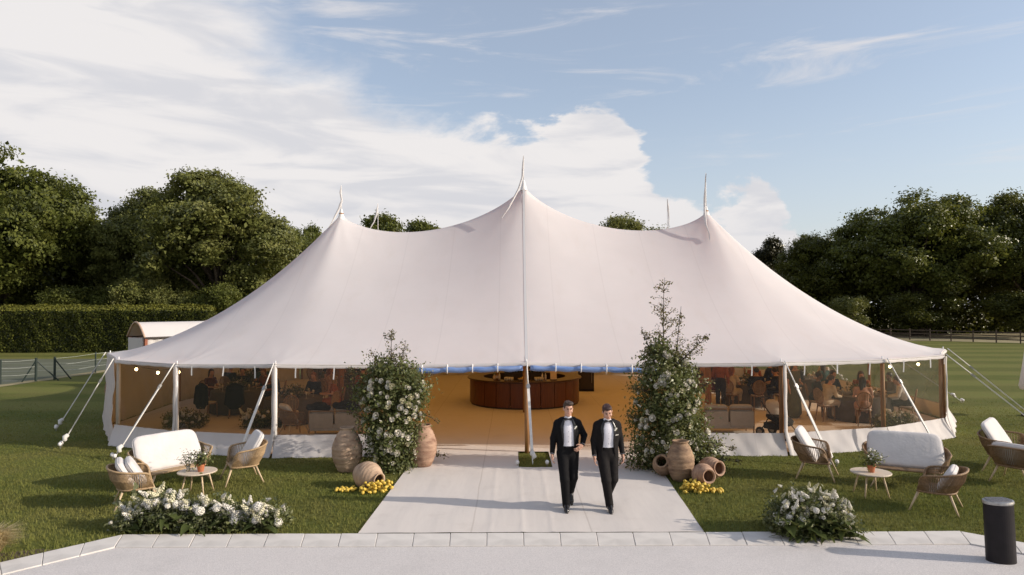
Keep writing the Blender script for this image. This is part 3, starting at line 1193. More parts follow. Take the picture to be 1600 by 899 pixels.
# guy straps with ratchets and capped stakes
guys = [(F0, (0.44, 15.05)), (l[0], (-6.05, 14.95)), (l[1], (-9.20, 15.9)), (l[2], (-11.35, 17.3)), (l[3], (-13.1, 19.75)),
        (l[4], (-14.9, 25.6)), (r[0], (6.95, 14.95)), (r[1], (9.95, 16.0)), (r[2], (13.9, 17.6)), (r[3], (15.35, 19.9)), (r[4], (16.1, 24.6)),
        (r[5], (15.3, 31.6)), (l[5], (-14.3, 31.8))]
for E_, S_ in guys:
    a = vec((E_[0], E_[1], E_[2] + 0.02))
    b = vec((S_[0], S_[1], 0.06))
    d = (b - a) / np.linalg.norm(b - a)
    n2 = np.array([d[0], d[1], 0])
    n2 /= np.linalg.norm(n2)
    a = a + n2 * 0.06
    k = 0.26
    m1 = a + (b - a) * k
    m2 = a + (b - a) * 0.90
    g = MB(TC).tube([a, m1], [0.014, 0.016], 6).build('guy_rope', 'strap', tent, smooth=True)
    side = np.cross(d, [0, 0, 1])
    side /= np.linalg.norm(side)
    upn = np.cross(side, d)
    w, h = 0.030, 0.012
    V = []
    for p in (m1 - d * 0.03, m2):
        for sx, sy in ((-1, -1), (1, -1), (1, 1), (-1, 1)):
            V.append(p + side * w * sx + upn * h * sy)
    MB(TC).add(V, [(0, 1, 2, 3), (7, 6, 5, 4), (0, 4, 5, 1), (1, 5, 6, 2), (2, 6, 7, 3), (3, 7, 4, 0)]).build('guy_strap', 'strap', tent)
    Mx = Matrix((Vector(side), Vector(d), Vector(upn))).transposed()
    MB(TC).box(m1, (0.07, 0.11, 0.05), M=Mx).tube([m1 - side * .05, m1 + side * .05], 0.02, 8).build('buckle', 'steel', tent)
    kn = m2 + d * 0.03
    MB(TC).tube([kn - d * .08, kn + upn * .04, kn + d * .06 - side * .05, kn + d * .1], [0.045, 0.06, 0.05, 0.03], 8).build('knot', 'strap', tent, smooth=True)
    MB(TC).tube([m2 + d * 0.05, b], [0.012, 0.012], 6).build('guy_rope', 'strap', tent, smooth=True)
    for q in (-1, 1) if E_ is not F0 else (-3.4, 3.1):
        s2 = vec((S_[0], S_[1], 0)) + side * 0.10 * q
        if E_ is F0:
            s2 = vec((S_[0] + 0.10 * q, S_[1] + 0.0, 0))
        s2[2] = 0
        stk = MB(TC).tube([s2 + [0, 0, -0.1], s2 + [n2[0] * .03, n2[1] * .03, 0.11]], 0.012, 6).build('stake', 'steel', tent)
        MB(TC).lathe([(0.030, 0.07), (0.042, 0.10), (0.040, 0.135), (0.022, 0.155), (0.0, 0.158)], 10, s2 + [n2[0] * .03, n2[1] * .03, 0]).build('stake_cap', 'webbing', stk, smooth=True)

# carpeted floor inside
fl_poly = [(p[0] * 0.995 + 0.002, p[1] + (0.06 if p[1] < 25 else -0.06)) for p in left] + [(B0[0], B0[1] - .06)] + \
          [(p[0] * 0.995, p[1] + (0.06 if p[1] < 25 else -0.06)) for p in right[::-1]] + [(PR(16.5), 16.32), (PR(16.5), 16.5), (PL(16.5), 16.5), (PL(16.5), 16.32)]
flat('floor', fl_poly[::-1], 0.030, 'carpet')

# festoon lamps strung under the eave (lit)
def festoon(P, Q, label, ts, dz):
    e = eave(P, Q, 60)
    c3 = vec((TC[0], TC[1], 0))
    L = []
    for i in range(61):
        t = i / 60
        p = e[i].copy()
        q = c3 - p
        q[2] = 0
        q /= np.linalg.norm(q)
        p = p + q * 0.22
        p[2] -= 0.10 + dz * 4 * t * (1 - t)
        L.append(p)
    base = L[30]
    root = thing('festoon_lights', label, 'string lights', (float(base[0]), float(base[1]), float(base[2])))
    MB(base).tube(L, 0.006, 5).build('cable', 'black_metal', root)
    for t in ts:
        p = L[int(t * 60)]
        h = MB(base).tube([p, p + [0, 0, -0.05]], 0.014, 6).build('lamp_holder', 'black_metal', root)
        MB(base).ball((p[0], p[1], p[2] - 0.085), (0.036, 0.036, 0.042), 10, 7).build('bulb', 'bulb_glow', root, smooth=True)


festoon(l[2], l[1], 'string of lit bulbs under the eave beside the solid white corner wall', (.18, .52, .88), 0.10)
festoon(r[1], r[2], 'string of lit bulbs under the eave beside the bare wooden side pole', (.28, .75), 0.05)

# ------------------------------------------------------------------ trees, hedge, bushes
def crown_mesh(name, seed, rx, rz, zc, n_lobes, n_clumps, per, leaf, material, base=1.2, round_=0.5):
    """leaf-sized faces gathered in clumps over many lobes of an uneven crown"""
    rng = np.random.default_rng(seed)
    d = unit(rng.normal(size=(n_lobes, 3)))
    d[:, 2] = d[:, 2] * 0.9 + 0.12
    rad = rng.uniform(0.42, 0.80, n_lobes)[:, None]
    C = d * rad * np.array([rx, rx * 0.9, rz]) + np.array([0, 0, zc])
    lr = rng.uniform(0.17, 0.36, n_lobes) * rx
    w = lr ** 2
    pick = rng.choice(n_lobes, n_clumps, p=w / w.sum())
    dd = unit(rng.normal(size=(n_clumps, 3)) + d[pick] * 0.7 + np.array([0, 0, 0.25]))
    K = C[pick] + dd * lr[pick][:, None] * rng.uniform(0.72, 1.06, n_clumps)[:, None] * np.array([1, 1, 0.85])
    keep = K[:, 2] > base
    K, dd = K[keep], dd[keep]
    n = len(K) * per
    ci = np.repeat(np.arange(len(K)), per)
    cs = rng.uniform(0.22, 0.50, len(K)) * (rx / 7.0) ** 0.4
    P = K[ci] + rng.normal(size=(n, 3)) * cs[ci][:, None] * np.array([1, 1, 0.62])
    tilt = unit(dd + rng.normal(size=dd.shape) * 0.55 + np.array([0, 0, 0.2]))
    N = unit(tilt[ci] + rng.normal(size=(n, 3)) * 0.42)
    size = leaf * rng.uniform(0.65, 1.35, n)
    # larger, sparser leaves deep inside close the crown
    m = len(K) * 6
    ii = rng.integers(0, n_lobes, m)
    Pi = C[ii] + rng.normal(size=(m, 3)) * lr[ii][:, None] * 0.36
    ok = Pi[:, 2] > base
    Pi = Pi[ok]
    P = np.concatenate([P, Pi])
    N = np.concatenate([N, unit(rng.normal(size=Pi.shape))])
    size = np.concatenate([size, np.full(len(Pi), leaf * 2.2)])
    V, F = leaf_quads(P, N, size, rng, 0.62)
    cv = rng.normal(0.5, 0.16, len(K))
    var = np.clip(np.repeat(np.concatenate([cv[ci] + rng.normal(0, 0.13, n), rng.uniform(.2, .5, len(Pi))]), 4), 0, 1)
    me = np_mesh(name, V, F, material, False, var)
    return me, C, lr


def trunk_mesh(name, C, lr, h, r0, seed):
    rng = random.Random(seed)
    mb = MB()
    zt = h * 0.62
    P = [(0, 0, -0.15)]
    for i in range(1, 7):
        t = i / 6
        P.append((rng.uniform(-.2, .2) * t * 2, rng.uniform(-.2, .2) * t * 2, zt * t))
    rr = [r0 * 1.35] + [r0 * (1 - 0.72 * i / 6) for i in range(1, 7)]
    mb.tube(P, rr, 9)
    for i in range(len(C)):
        c = C[i]
        k = min(5, max(1, int(6 * c[2] / zt * 0.55)))
        a = np.array(P[k])
        mid = a * 0.5 + c * 0.5 + np.array([0, 0, 0.4])
        mb.tube([a, mid, c], [rr[k] * 0.55, rr[k] * 0.3, rr[k] * 0.08], 6)
    return mb.mesh(name, 'bark', True)


CR = {}
for key, args in dict(oak=(21, 7.0, 6.6, 7.6, 46, 1000, 80, 0.23, 'leaf_oak'),
                      lime=(34, 5.6, 6.6, 7.4, 44, 950, 80, 0.21, 'leaf_lime'),
                      dark=(55, 7.6, 6.6, 7.6, 48, 1050, 80, 0.24, 'leaf_dark'),
                      small=(77, 3.0, 3.2, 4.0, 14, 420, 60, 0.18, 'leaf_lime'),
                      shrub=(91, 2.6, 2.2, 2.5, 16, 420, 70, 0.15, 'leaf_lime')).items():
    me, C, lr_ = crown_mesh('crown_' + key, *args, base=0.5 if key == 'shrub' else 0.9)
    h = args[2] + args[3]
    CR[key] = (me, trunk_mesh('trunk_' + key, C, lr_, h, {'oak': .42, 'lime': .34, 'dark': .48, 'small': .18, 'shrub': .09}[key], args[0]), h)


def swap_mat(o, name):
    o.material_slots[0].link = 'OBJECT'
    o.material_slots[0].material = MATS[name]


def tree(key, x, y, height, wide, rz, label, leaf=None, cat='tree', name='tree', group='trees round the grounds'):
    me, tm, h = CR[key]
    root = thing(name, label, cat, (x, y, 0), rz, group)
    s = height / h
    c = obj('crown', me, root, scale=(s * wide, s * wide, s))
    obj('trunk', tm, root, scale=(s * wide, s * wide, s))
    if leaf:
        swap_mat(c, leaf)
    return root


tree('oak', -44.5, 59, 18.4, 0.95, 0.3, 'tall broad oak rising behind the end of the clipped hedge', name='oak_tree')
tree('oak', -50.0, 72, 17.0, 1.0, 2.3, 'oak standing deep behind the tall hedge oak', name='oak_tree')
tree('dark', -42.0, 72, 12.6, 0.9, 1.3, 'shaded tree filling the gap between the tall oak and the pale lime trees', name='tree')
tree('lime', -34.6, 63, 14.9, 0.86, 1.1, 'slimmer olive-green lime tree between the tall oak and the broad lime', name='lime_tree')
tree('lime', -25.6, 60, 16.2, 1.05, 4.0, 'broad sunlit lime tree rising beside the sloping marquee roof', name='lime_tree')
tree('lime', -30.2, 66, 13.6, 1.0, 2.7, 'lime tree wedged between two taller limes behind the hedge', name='lime_tree')
tree('oak', -21.4, 66, 11.6, 0.85, 5.0, 'low dark-green tree at the foot of the broad sunlit lime', name='tree')
tree('small', -22.8, 80, 13.0, 0.62, 0.7, 'small tree crown showing alone behind the marquee roof slope', leaf='leaf_oak', name='tree')
tree('small', -16.6, 85, 14.9, 1.0, 2.1, 'olive tree crown behind the leaning white pennant on the roof', leaf='leaf_oak', name='tree')
tree('small', -12.9, 88, 14.6, 0.9, 3.3, 'rounded tree crown over the middle of the roof dip beside the tall central peak', leaf='leaf_oak', name='tree')
tree('small', -9.6, 86, 13.6, 0.8, 5.3, 'low tree crown that tapers towards the central roof peak', leaf='leaf_lime', name='tree')
tree('oak', 14.4, 88, 15.6, 0.95, 1.9, 'domed tree crown over the roof dip between central peak and long pennant', leaf='leaf_lime', name='tree')
tree('small', 37.0, 96, 13.0, 0.72, 0.9, 'small purplish tree crown just clear of the marquee roof', leaf='leaf_purple', name='tree')
tree('dark', 41.0, 88, 13.2, 1.0, 2.9, 'dark tree sloping down between the purplish tree and the big oak', name='oak_tree')
tree('dark', 47.5, 80, 16.6, 1.10, 0.2, 'very broad dark oak standing behind the post and rail fence', leaf='leaf_oak', name='oak_tree')
tree('dark', 60.0, 79, 16.8, 1.0, 4.4, 'tall dark oak next to the very broad oak behind the fence', name='oak_tree')
tree('dark', 54.0, 90, 14.5, 1.1, 1.4, 'shaded oak filling the gap behind the two big oaks', name='oak_tree')
for x, y, h, wd, rz, lb in ((-31.6, 57.6, 6.2, 0.82, 0.4, 'round pale-green bush swelling over the top of the hedge'),
                            (-28.6, 57.9, 5.2, 0.9, 1.7, 'low bush beside the round pale-green bush on the hedge'),
                            (-36.8, 58.2, 5.4, 1.0, 2.2, 'dark bush under the tall oak above the hedge'),
                            (-24.2, 58.5, 5.6, 1.0, 3.0, 'dark bush under the broad lime tree')):
    tree('shrub', x, y, h, wd, rz, lb, leaf='leaf_lime' if 'pale' in lb else 'leaf_oak', cat='bush', name='bush', group='bushes behind the hedge')
for x, y, h, wd, rz, lb in ((36.5, 73.5, 4.5, 0.9, 0.4, 'pale scrub bush at the fence beside the marquee roof'),
                            (46.0, 76.0, 5.0, 1.5, 1.4, 'low dark bush under the very broad oak'),
                            (55.0, 73.0, 5.0, 1.5, 2.4, 'low dark bush under the tall dark oak')):
    tree('shrub', x, y, h, wd, rz, lb, leaf='leaf_dark' if 'dark' in lb else 'leaf_lime', cat='bush', name='bush', group='bushes behind the rail fence')
# the wood behind closes the view under the crowns
rng = np.random.default_rng(8)


def wood(name, x0, x1, y0, y1, h, n, label):
    P = np.stack([rng.uniform(x0, x1, n), rng.uniform(y0, y1, n), h * rng.random(n) ** 1.2], 1)
    N = unit(rng.normal(size=(n, 3)) + [0, -0.4, 0.5])
    V, F = leaf_quads(P, N, rng.uniform(.3, .6, n), rng, 0.7)
    o = obj(name, np_mesh(name, V, F, 'leaf_dark', False, np.repeat(rng.random(n), 4)))
    return stuff(tag(o, label, 'undergrowth'))


wood('undergrowth', -62, -20, 66, 71, 7.0, 26000, 'dark undergrowth filling the ground below the limes and oaks')
wood('undergrowth', 36, 76, 84, 90, 7.5, 26000, 'dark undergrowth below the oaks beyond the rail fence')

# clipped hedge
def hedge():
    x0, x1, y0, y1, h = -41.2, -24.3, 54.6, 56.6, 3.62
    root = thing('hedge', 'long clipped green hedge with a flat sunlit top at the far side of the court', 'hedge', ((x0 + x1) / 2, (y0 + y1) / 2, 0))
    cx, cy = (x0 + x1) / 2, (y0 + y1) / 2
    rg = np.random.default_rng(4)
    n1, n2, n3 = 21000, 13000, 3000
    f = np.stack([rg.uniform(x0, x1, n1), y0 + rg.normal(0, .07, n1), rg.uniform(0, h, n1)], 1)
    t = np.stack([rg.uniform(x0, x1, n2), rg.uniform(y0, y1, n2), h - .06 + np.abs(rg.normal(0, .09, n2)) + .05 * np.sin(rg.random(n2))], 1)
    s = np.stack([x1 + rg.normal(0, .07, n3), rg.uniform(y0, y1, n3), rg.uniform(0, h, n3)], 1)
    P = np.concatenate([f, t, s])
    P[:, 1] += 0.10 * np.sin(P[:, 0] * 1.7) + 0.05 * np.sin(P[:, 0] * 5 + P[:, 2] * 3)
    P[:, 2] += np.where(P[:, 2] > h - .3, 0.05 * np.sin(P[:, 0] * 2.1), 0)
    up_ = np.clip((P[:, 2] - (h - .42)) / .42, 0, 1.2)
    P[:, 1] += np.where(P[:, 1] < y0 + .5, up_ ** 1.5 * .45, 0)
    N = np.concatenate([np.tile([0, -1, .2], (n1, 1)), np.tile([0, 0, 1], (n2, 1)), np.tile([1, 0, .2], (n3, 1))]) * .8 + rg.normal(size=(n1 + n2 + n3, 3)) * .6
    N[:n1] += up_[:n1, None] * np.array([.9, .2, 1.6])
    V, F = leaf_quads(P - [cx, cy, 0], unit(N), rg.uniform(.10, .18, len(P)), rg, 0.65)
    obj('foliage', np_mesh('foliage', V, F, 'leaf_hedge', False, np.repeat(np.clip(np.where(P[:, 2] > h - .30, rg.normal(.92, .1, len(P)), rg.normal(.42, .18, len(P))), 0, 1), 4)), root)  # top leaves paler: young growth, plus sunlight put into their colour
    MB((cx, cy, 0)).box((cx, cy + .25, h / 2 - .2), (x1 - x0 - .25, y1 - y0 - .8, h - .4)).box((cx, cy, h / 2 - .3), (x1 - x0 - .25, y1 - y0 - .3, h - .65)).build('branches', 'hedge_core', root)  # dark filler boxes added inside to keep the hedge opaque, no modelled branches


mat('hedge_core', (0.012, 0.016, 0.006), 0.95)
hedge()

# ------------------------------------------------------------------ fences
root = thing('wire_fence', 'low wire fence with dark green posts along the edge of the court', 'fence', (-22.9, 34, 0))
O = (-22.9, 34, 0)
posts = [(-23.85, 31.9), (-22.95, 33.0), (-22.55, 33.75), (-22.7, 37.3), (-22.75, 42.0), (-22.8, 47.0)]
for i, (x, y) in enumerate(posts):
    big = i in (1, 2)
    MB(O).tube([(x, y, -.1), (x, y, 1.14)], 0.055 if big or i == 0 else 0.04, 8).build('post', 'post_green', root)
for (x, y), (dx, dy) in (((-22.95, 33.0), (-.45, -.35)), ((-22.95, 33.0), (.85, .45)), ((-22.55, 33.75), (.62, .35))):
    MB(O).tube([(x, y, 1.02), (x + dx * 0.95, y + dy, 0.0)], 0.035, 6).build('brace', 'post_green', root)
for z in (0.38, 0.72, 1.05):
    for a, b in zip(posts[:-1], posts[1:]):
        if a == posts[1]:
            continue
        MB(O).tube([(*a, z), ((a[0] + b[0]) / 2, (a[1] + b[1]) / 2, z - .03), (*b, z)], 0.009, 5).build('wire', 'wire', root)

O = (45.0, 63, 0)
root = thing('post_and_rail_fence', 'dark wooden post and rail fence between the lawn and the dry field', 'fence', O)
fa, fb = np.array([35.0, 77.5]), np.array([49.5, 57.5])
nsp = 13
rr = random.Random(2)
for i in range(nsp + 1):
    p = fa + (fb - fa) * i / nsp
    MB(O).box((p[0], p[1], 0.55), (0.13, 0.11, 1.25), rz=0.9).build('post', 'fence_wood', root)
    if i < nsp:
        q = fa + (fb - fa) * (i + 1) / nsp
        L = np.linalg.norm(q - p)
        for z in (0.32, 0.66, 1.0):
            c = (p + q) / 2
            MB(O).box((c[0], c[1] - .07, z + rr.uniform(-.02, .02)), (L, 0.05, 0.10), rz=math.atan2(q[1] - p[1], q[0] - p[0])).build('rail', 'fence_wood', root)

# ------------------------------------------------------------------ barrel-roofed trailer behind the marquee corner
O = (-16.9, 34.0, 0)
root = thing('trailer', 'white barrel-roofed trailer with orange trim peeping over the marquee corner', 'trailer', O, 0.0)
mb = MB()
hw, ln = 0.95, 3.4


def arch(y, k=1.0, dz=0.0):
    return [(-hw * k + 2 * hw * k * i / 16, y, 2.14 + dz + 0.66 * k * math.sin(math.pi * i / 16)) for i in range(17)]


Mr = Matrix.Rotation(R(-40), 4, 'Z')
roof = MB().grid(np.array([arch(-ln / 2, 1.06), arch(0, 1.06), arch(ln / 2, 1.06)])).xform(Mr).build('roof', 'canvas_wall', root, smooth=True)
for y in (-ln / 2, ln / 2):
    MB().tube(arch(y, 1.07), 0.045, 8).xform(Mr).build('roof_trim', 'orange_trim', roof, smooth=True)
for sx in (-1, 1):
    MB().box((sx * hw * 1.03, 0, 2.12), (0.06, ln, 0.07)).xform(Mr).build('roof_trim', 'dark_wood', roof)
    for y in (-ln / 2 + .1, ln / 2 - .1):
        MB().box((sx * (hw - .06), y, 1.3), (0.12, 0.12, 1.66)).xform(Mr).build('post', 'red_post', root)
    A = np.array([[(sx * (hw - .10) + 0.03 * math.sin(i * 1.1), -ln / 2 + .2 + (ln - .4) * i / 40, z) for i in range(41)] for z in (0.75, 1.4, 2.1)])
    MB().grid(A).xform(Mr).build('curtain', 'canvas_wall', root, smooth=True)
MB().box((0, 0, 0.60), (2 * hw - .1, ln, 0.16)).xform(Mr).build('floor_deck', 'dark_wood', root)
for sx in (-1, 1):
    for y in (-0.6, 0.6):
        MB().tube([(sx * .85 - .08, y, .33), (sx * .85 + .08, y, .33)], 0.33, 18).xform(Mr).build('wheel', 'black_metal', root, smooth=False)
for y in (-ln / 2, ln / 2):
    MB().box((0, y, 1.35), (2 * hw - .25, 0.05, 1.5)).xform(Mr).build('end_wall', 'canvas_wall', root)

# furled parasol just at the edge of view
O = (16.35, 21.6, 0)
root = thing('parasol', 'furled off-white garden parasol on a pole at the edge of the lawn', 'parasol', O)
MB().lathe([(.02, 2.75), (.05, 2.7), (.12, 2.3), (.22, 1.6), (.33, 0.95), (.30, 0.85)][::-1], 16, bottom=False).build('canopy', 'pennant_cloth', root, smooth=True)
MB().tube([(0, 0, 0.05), (0, 0, 2.8)], 0.028, 8).build('pole', 'pole_wood', root, smooth=True)
MB().lathe([(.28, 0), (.28, .06), (.06, .09), (.05, .3)], 16).build('base', 'black_metal', root, smooth=True)

# ------------------------------------------------------------------ grass blades on the near lawn
def in_poly(P, poly):
    x, y = P[:, 0], P[:, 1]
    ins = np.zeros(len(P), bool)
    n = len(poly)
    for i in range(n):
        x1, y1 = poly[i][:2]
        x2, y2 = poly[(i + 1) % n][:2]
        c = ((y1 > y) != (y2 > y)) & (x < (x2 - x1) * (y - y1) / (y2 - y1 + 1e-12) + x1)
        ins ^= c
    return ins


def blades():
    rg = np.random.default_rng(12)
    n = 480000
    y = 7.0 + 19.0 * rg.random(n) ** 1.5
    x = (rg.random(n) * 2 - 1) * (y * 0.80 + 6.0)
    P = np.stack([x, y], 1)
    bad = in_poly(P, EAVE)
    bad |= rg.random(n) > np.clip((26 - y) / 9, 0, 1) * np.clip((y * .8 + 6 - np.abs(x)) / 5, 0, 1)
    bad |= in_poly(P, [(PL(10), 10.0), (PR(10), 10.0), (PR(16.6), 16.6), (PL(16.6), 16.6)]) & ~((x > HOLE[0]) & (x < HOLE[1]) & (y > HOLE[2]) & (y < HOLE[3]))
    bad |= in_poly(P, [(-11, 6.4), (-7.05, 9.47), (-6.0, 10.62), (6.88, 10.62), (9.3, 8.55), (14.2, 4.6), (14, 0), (-14, 0)])
    P = P[~bad]
    n = len(P)
    h = rg.uniform(.022, .055, n) * (0.8 + 0.4 * (P[:, 1] < 14))
    a = rg.uniform(0, 2 * math.pi, n)
    w = rg.uniform(.004, .008, n) * (0.7 + P[:, 1] / 18)
    lean = rg.normal(0, .018, (n, 2))
    V = np.zeros((n, 3, 3))
    V[:, 0] = np.stack([P[:, 0] - np.cos(a) * w, P[:, 1] - np.sin(a) * w, np.full(n, -.004)], 1)
    V[:, 1] = np.stack([P[:, 0] + np.cos(a) * w, P[:, 1] + np.sin(a) * w, np.full(n, -.004)], 1)
    V[:, 2] = np.stack([P[:, 0] + lean[:, 0], P[:, 1] + lean[:, 1], h], 1)
    o = obj('grass', np_mesh('grass', V.reshape(-1, 3), np.arange(n * 3, dtype=np.int32).reshape(n, 3), 'blades', False, np.repeat(rg.random(n), 3)))
    stuff(tag(o, 'short mown grass of the lawn', 'grass'))


blades()

# ------------------------------------------------------------------ garden furniture
def face(fx, fy):
    return math.atan2(fx, -fy)


def sp(v, e):
    return math.copysign(abs(v) ** e, v)


def cushion_mb(hx, hy, hz, e=0.27, nu=24, nv=14, taper=0.0):
    V = []
    F = []
    for i in range(nv + 1):
        th = -math.pi / 2 + math.pi * i / nv
        for k in range(nu):
            a = 2 * math.pi * k / nu
            z = hz * sp(math.sin(th), e)
            kx = 1 - taper * max(0, z / hz) ** 2
            V.append((hx * kx * sp(math.cos(th), e) * sp(math.cos(a), e), hy * sp(math.cos(th), 0.7) * sp(math.sin(a), 0.7), z))
    for i in range(nv):
        for k in range(nu):
            k2 = (k + 1) % nu
            F.append((i * nu + k, i * nu + k2, (i + 1) * nu + k2, (i + 1) * nu + k))
    return MB().add(V, F)


def piping(cu, hx, hz, e, taper, m_):
    P = []
    for a in np.linspace(0, 2 * math.pi, 49)[:-1]:
        z = hz * sp(math.sin(a), e)
        P.append((hx * (1 - taper * max(0, z / hz) ** 2) * sp(math.cos(a), e) * 1.004, 0, z * 1.004))
    return MB().tube(P, .0075, 5, closed=True).build('piping', m_, cu, smooth=True)


def tub(W, D, label, loc, f, group, cat, name, n_cush=1, back=0.76, cm='cushion', rat='rattan', cw=None, ch=0.36):
    root = thing(name, label, cat, (loc[0], loc[1], 0), face(*f), group)
    a, b = W / 2, D / 2
    n = 60
    base, rim = [], []
    for i in range(n + 1):
        s = -1 + 2 * i / n
        th = s * R(128)
        ex = 0.72 if W < 1 else 0.5
        ox, oy = a * sp(math.sin(th), ex), b * sp(math.cos(th), ex)
        q = abs(s)
        base.append((ox * 0.80, oy * 0.80 - 0.03, 0.345))
        zr = 0.345 + (back - 0.345) * (1 - 0.24 * min(1, q / 0.78) ** 1.6)
        if q > 0.78:
            k = (q - 0.78) / 0.22
            zr = 0.345 + (zr - 0.345) * math.cos(k * math.pi / 2) ** 0.6
            fl = 1 - 0.20 * k ** 2
        else:
            fl = 1.0
        rim.append((ox * fl, oy * (1.06 if oy > 0 else fl) + 0.03 * (1 - q), zr))
    frame = MB().tube(rim, 0.019, 8).build('rim_frame', rat, root, smooth=True)
    seat_ring = [(p[0], p[1], p[2]) for p in base]
    MB().tube(seat_ring, 0.020, 8, closed=True).build('seat_frame', rat, root, smooth=True)
    wv = MB()
    per = sum(math.dist(rim[i], rim[i + 1]) for i in range(n))
    m = int(per / 0.021)
    for i in range(1, m):
        t = i / m * n
        k = int(t)
        u = t - k
        A = np.array(base[k]) * (1 - u) + np.array(base[min(n, k + 1)]) * u
        B = np.array(rim[k]) * (1 - u) + np.array(rim[min(n, k + 1)]) * u
        if B[2] - A[2] < 0.03:
            continue
        out = np.array([A[0], A[1], 0])
        out = out / (np.linalg.norm(out) + 1e-6)
        M_ = (A + B) / 2 + out * 0.035
        wv.tube([A, M_, B], 0.0062, 4, caps=False)
    stuff(wv.build('woven_shell', rat, root))
    sw = MB()
    ys = [p[1] for p in base]
    k = int((max(ys) - min(ys)) / 0.028)
    for j in range(1, k):
        y = min(ys) + (max(ys) - min(ys)) * j / k
        ex = 0.72 if W < 1 else 0.5
        yy = min(1, abs((y + 0.03) / (b * 0.80)))
        hx = a * 0.80 * max(0.05, (1 - yy ** (1 / ex * 1.0)) ** ex) if yy < 1 else 0.02
        hx = min(hx, a * .8)
        sw.box((0, y, 0.352), (2 * hx, 0.022, 0.014))
    stuff(sw.build('woven_seat', rat, root))
    for sx in (-1, 1):
        for sy in (-1, 1):
            MB().tube([(sx * a * 0.58, sy * b * 0.55 - .02, 0.345), (sx * a * 0.86, sy * b * 0.90 - .02, 0.0)], [0.022, 0.014], 8).build('leg', 'leg_wood', root, smooth=True)
    wd = (cw or W * 0.82)
    for c in range(n_cush):
        w1 = wd / n_cush if W > 1.2 and n_cush > 1 else wd
        x = (c - (n_cush - 1) / 2) * w1 if W > 1.2 and n_cush > 1 else 0.0
        cu = cushion_mb(w1 / 2 - 0.005, 0.070, ch, taper=0.06).build('back_cushion', cm, root, smooth=True)
        piping(cu, w1 / 2 - 0.005, ch, .27, .06, cm)
        off = -0.15 * c if W <= 1.2 else 0
        cu.location = (x, b * 0.40 + off, 0.36 + ch * 0.86)
        cu.rotation_euler = (R(-31), 0, 0)
    return root


G1 = 'rattan lounge seats on the lawn'
tub(1.48, 0.80, 'rattan sofa with one long white back cushion beside the potted plant and the ratchet strap', (-6.75, 13.62), (0.80, -0.60), G1, 'sofa', 'rattan_sofa', ch=.37, cw=1.30)
tub(0.86, 0.80, 'rattan tub chair with two pale cushions, its back turned, behind the long low flower bed', (-6.72, 12.28), (0.86, 0.50), G1, 'armchair', 'rattan_armchair', 2, back=0.72, ch=.27)
tub(0.86, 0.80, 'pale rattan tub chair with white cushion facing the sofa beside the terracotta pot', (-5.48, 13.95), (-0.86, -0.52), G1, 'armchair', 'rattan_armchair', ch=.35)
tub(0.86, 0.80, 'dark rattan tub chair with upright white cushion standing before the padded pole beside the stroller', (6.22, 14.1), (0.86, -0.50), G1, 'armchair', 'rattan_armchair', rat='rattan_dark', ch=.36)
tub(1.48, 0.80, 'rattan sofa with long pale grey-white back cushion in front of the wooden side pole', (7.66, 13.40), (-0.42, -0.91), G1, 'sofa', 'rattan_sofa', rat='rattan_dark', ch=.36, cw=1.32)
tub(0.88, 0.80, 'rattan tub chair with low white cushion, back turned, between the table and the black bollard', (7.30, 11.85), (-0.80, 0.60), G1, 'armchair', 'rattan_armchair', rat='rattan_dark', back=0.72, ch=.22)
tub(1.48, 0.80, 'rattan sofa with white cushion standing apart below the outermost guy straps', (10.60, 14.75), (0.72, -0.69), G1, 'sofa', 'rattan_sofa', rat='rattan_dark', ch=.37, cw=1.30)
tub(0.88, 0.80, 'rattan tub chair with its back turned, pulled up to the sofa that stands apart', (9.95, 13.55), (0.82, 0.57), G1, 'armchair', 'rattan_armchair', rat='rattan_dark', back=0.74, ch=.25)


def coffee_table(label, loc):
    root = thing('side_table', label, 'table', (loc[0], loc[1], 0), 0.3)
    MB().lathe([(0.0, 0.40), (0.31, 0.40), (0.345, 0.412), (0.35, 0.425), (0.345, 0.435), (0.0, 0.437)], 36, bottom=False).build('table_top', 'table_top', root)
    for a in (0.5, 2.1, 3.6, 5.2):
        c, s = math.cos(a), math.sin(a)
        MB().tube([(c * .2, s * .2, 0.402), (c * .31, s * .31, 0)], [0.018, 0.013], 8).build('leg', 'leg_wood', root, smooth=True)


coffee_table('round wooden side table beside the sofa next to the long low flower bed', (-5.95, 12.98))
coffee_table('round wooden side table behind the flower mound that spills on the kerb', (6.62, 12.72))


def leaf_cloud(P, N, size, rng, material, name, parent, asp=0.55, var=None, curl=.18):
    V, F = leaf_quads(P, N, size, rng, asp, curl)
    v = rng.random(len(P)) if var is None else var
    return stuff(obj(name, np_mesh(name, V, F, material, False, np.repeat(v, 4)), parent))


def pot_plant(label, loc, seed, white):
    rg = np.random.default_rng(seed)
    root = thing('potted_plant', label, 'potted plant', loc)
    MB().lathe([(0.05, 0), (0.072, 0.11), (0.08, 0.11), (0.08, 0.135), (0.068, 0.135), (0.062, 0.115), (0.0, 0.113)], 18).build('pot', 'terracotta_pot', root, smooth=False)
    n = 260
    P = rg.normal(size=(n, 3)) * [0.10, 0.09, 0.07] + [0, 0, 0.25]
    leaf_cloud(P, unit(P - [0, 0, .1] + rg.normal(size=(n, 3)) * .1), rg.uniform(.035, .075, n), rg, 'leaf_floral', 'foliage', root)
    st = MB()
    for i in range(14):
        p = P[i]
        st.tube([(0, 0, .11), p * .6 + [0, 0, .08], p], 0.004, 4)
    st.build('stems', 'stem_green', root)
    for i in range(white):
        p = rg.normal(size=3) * [0.10, 0.07, 0.05] + [0.02, -0.04, 0.30]
        MB().ball(p, 0.022, 7, 5).build('blossom', 'petal', root, smooth=True)


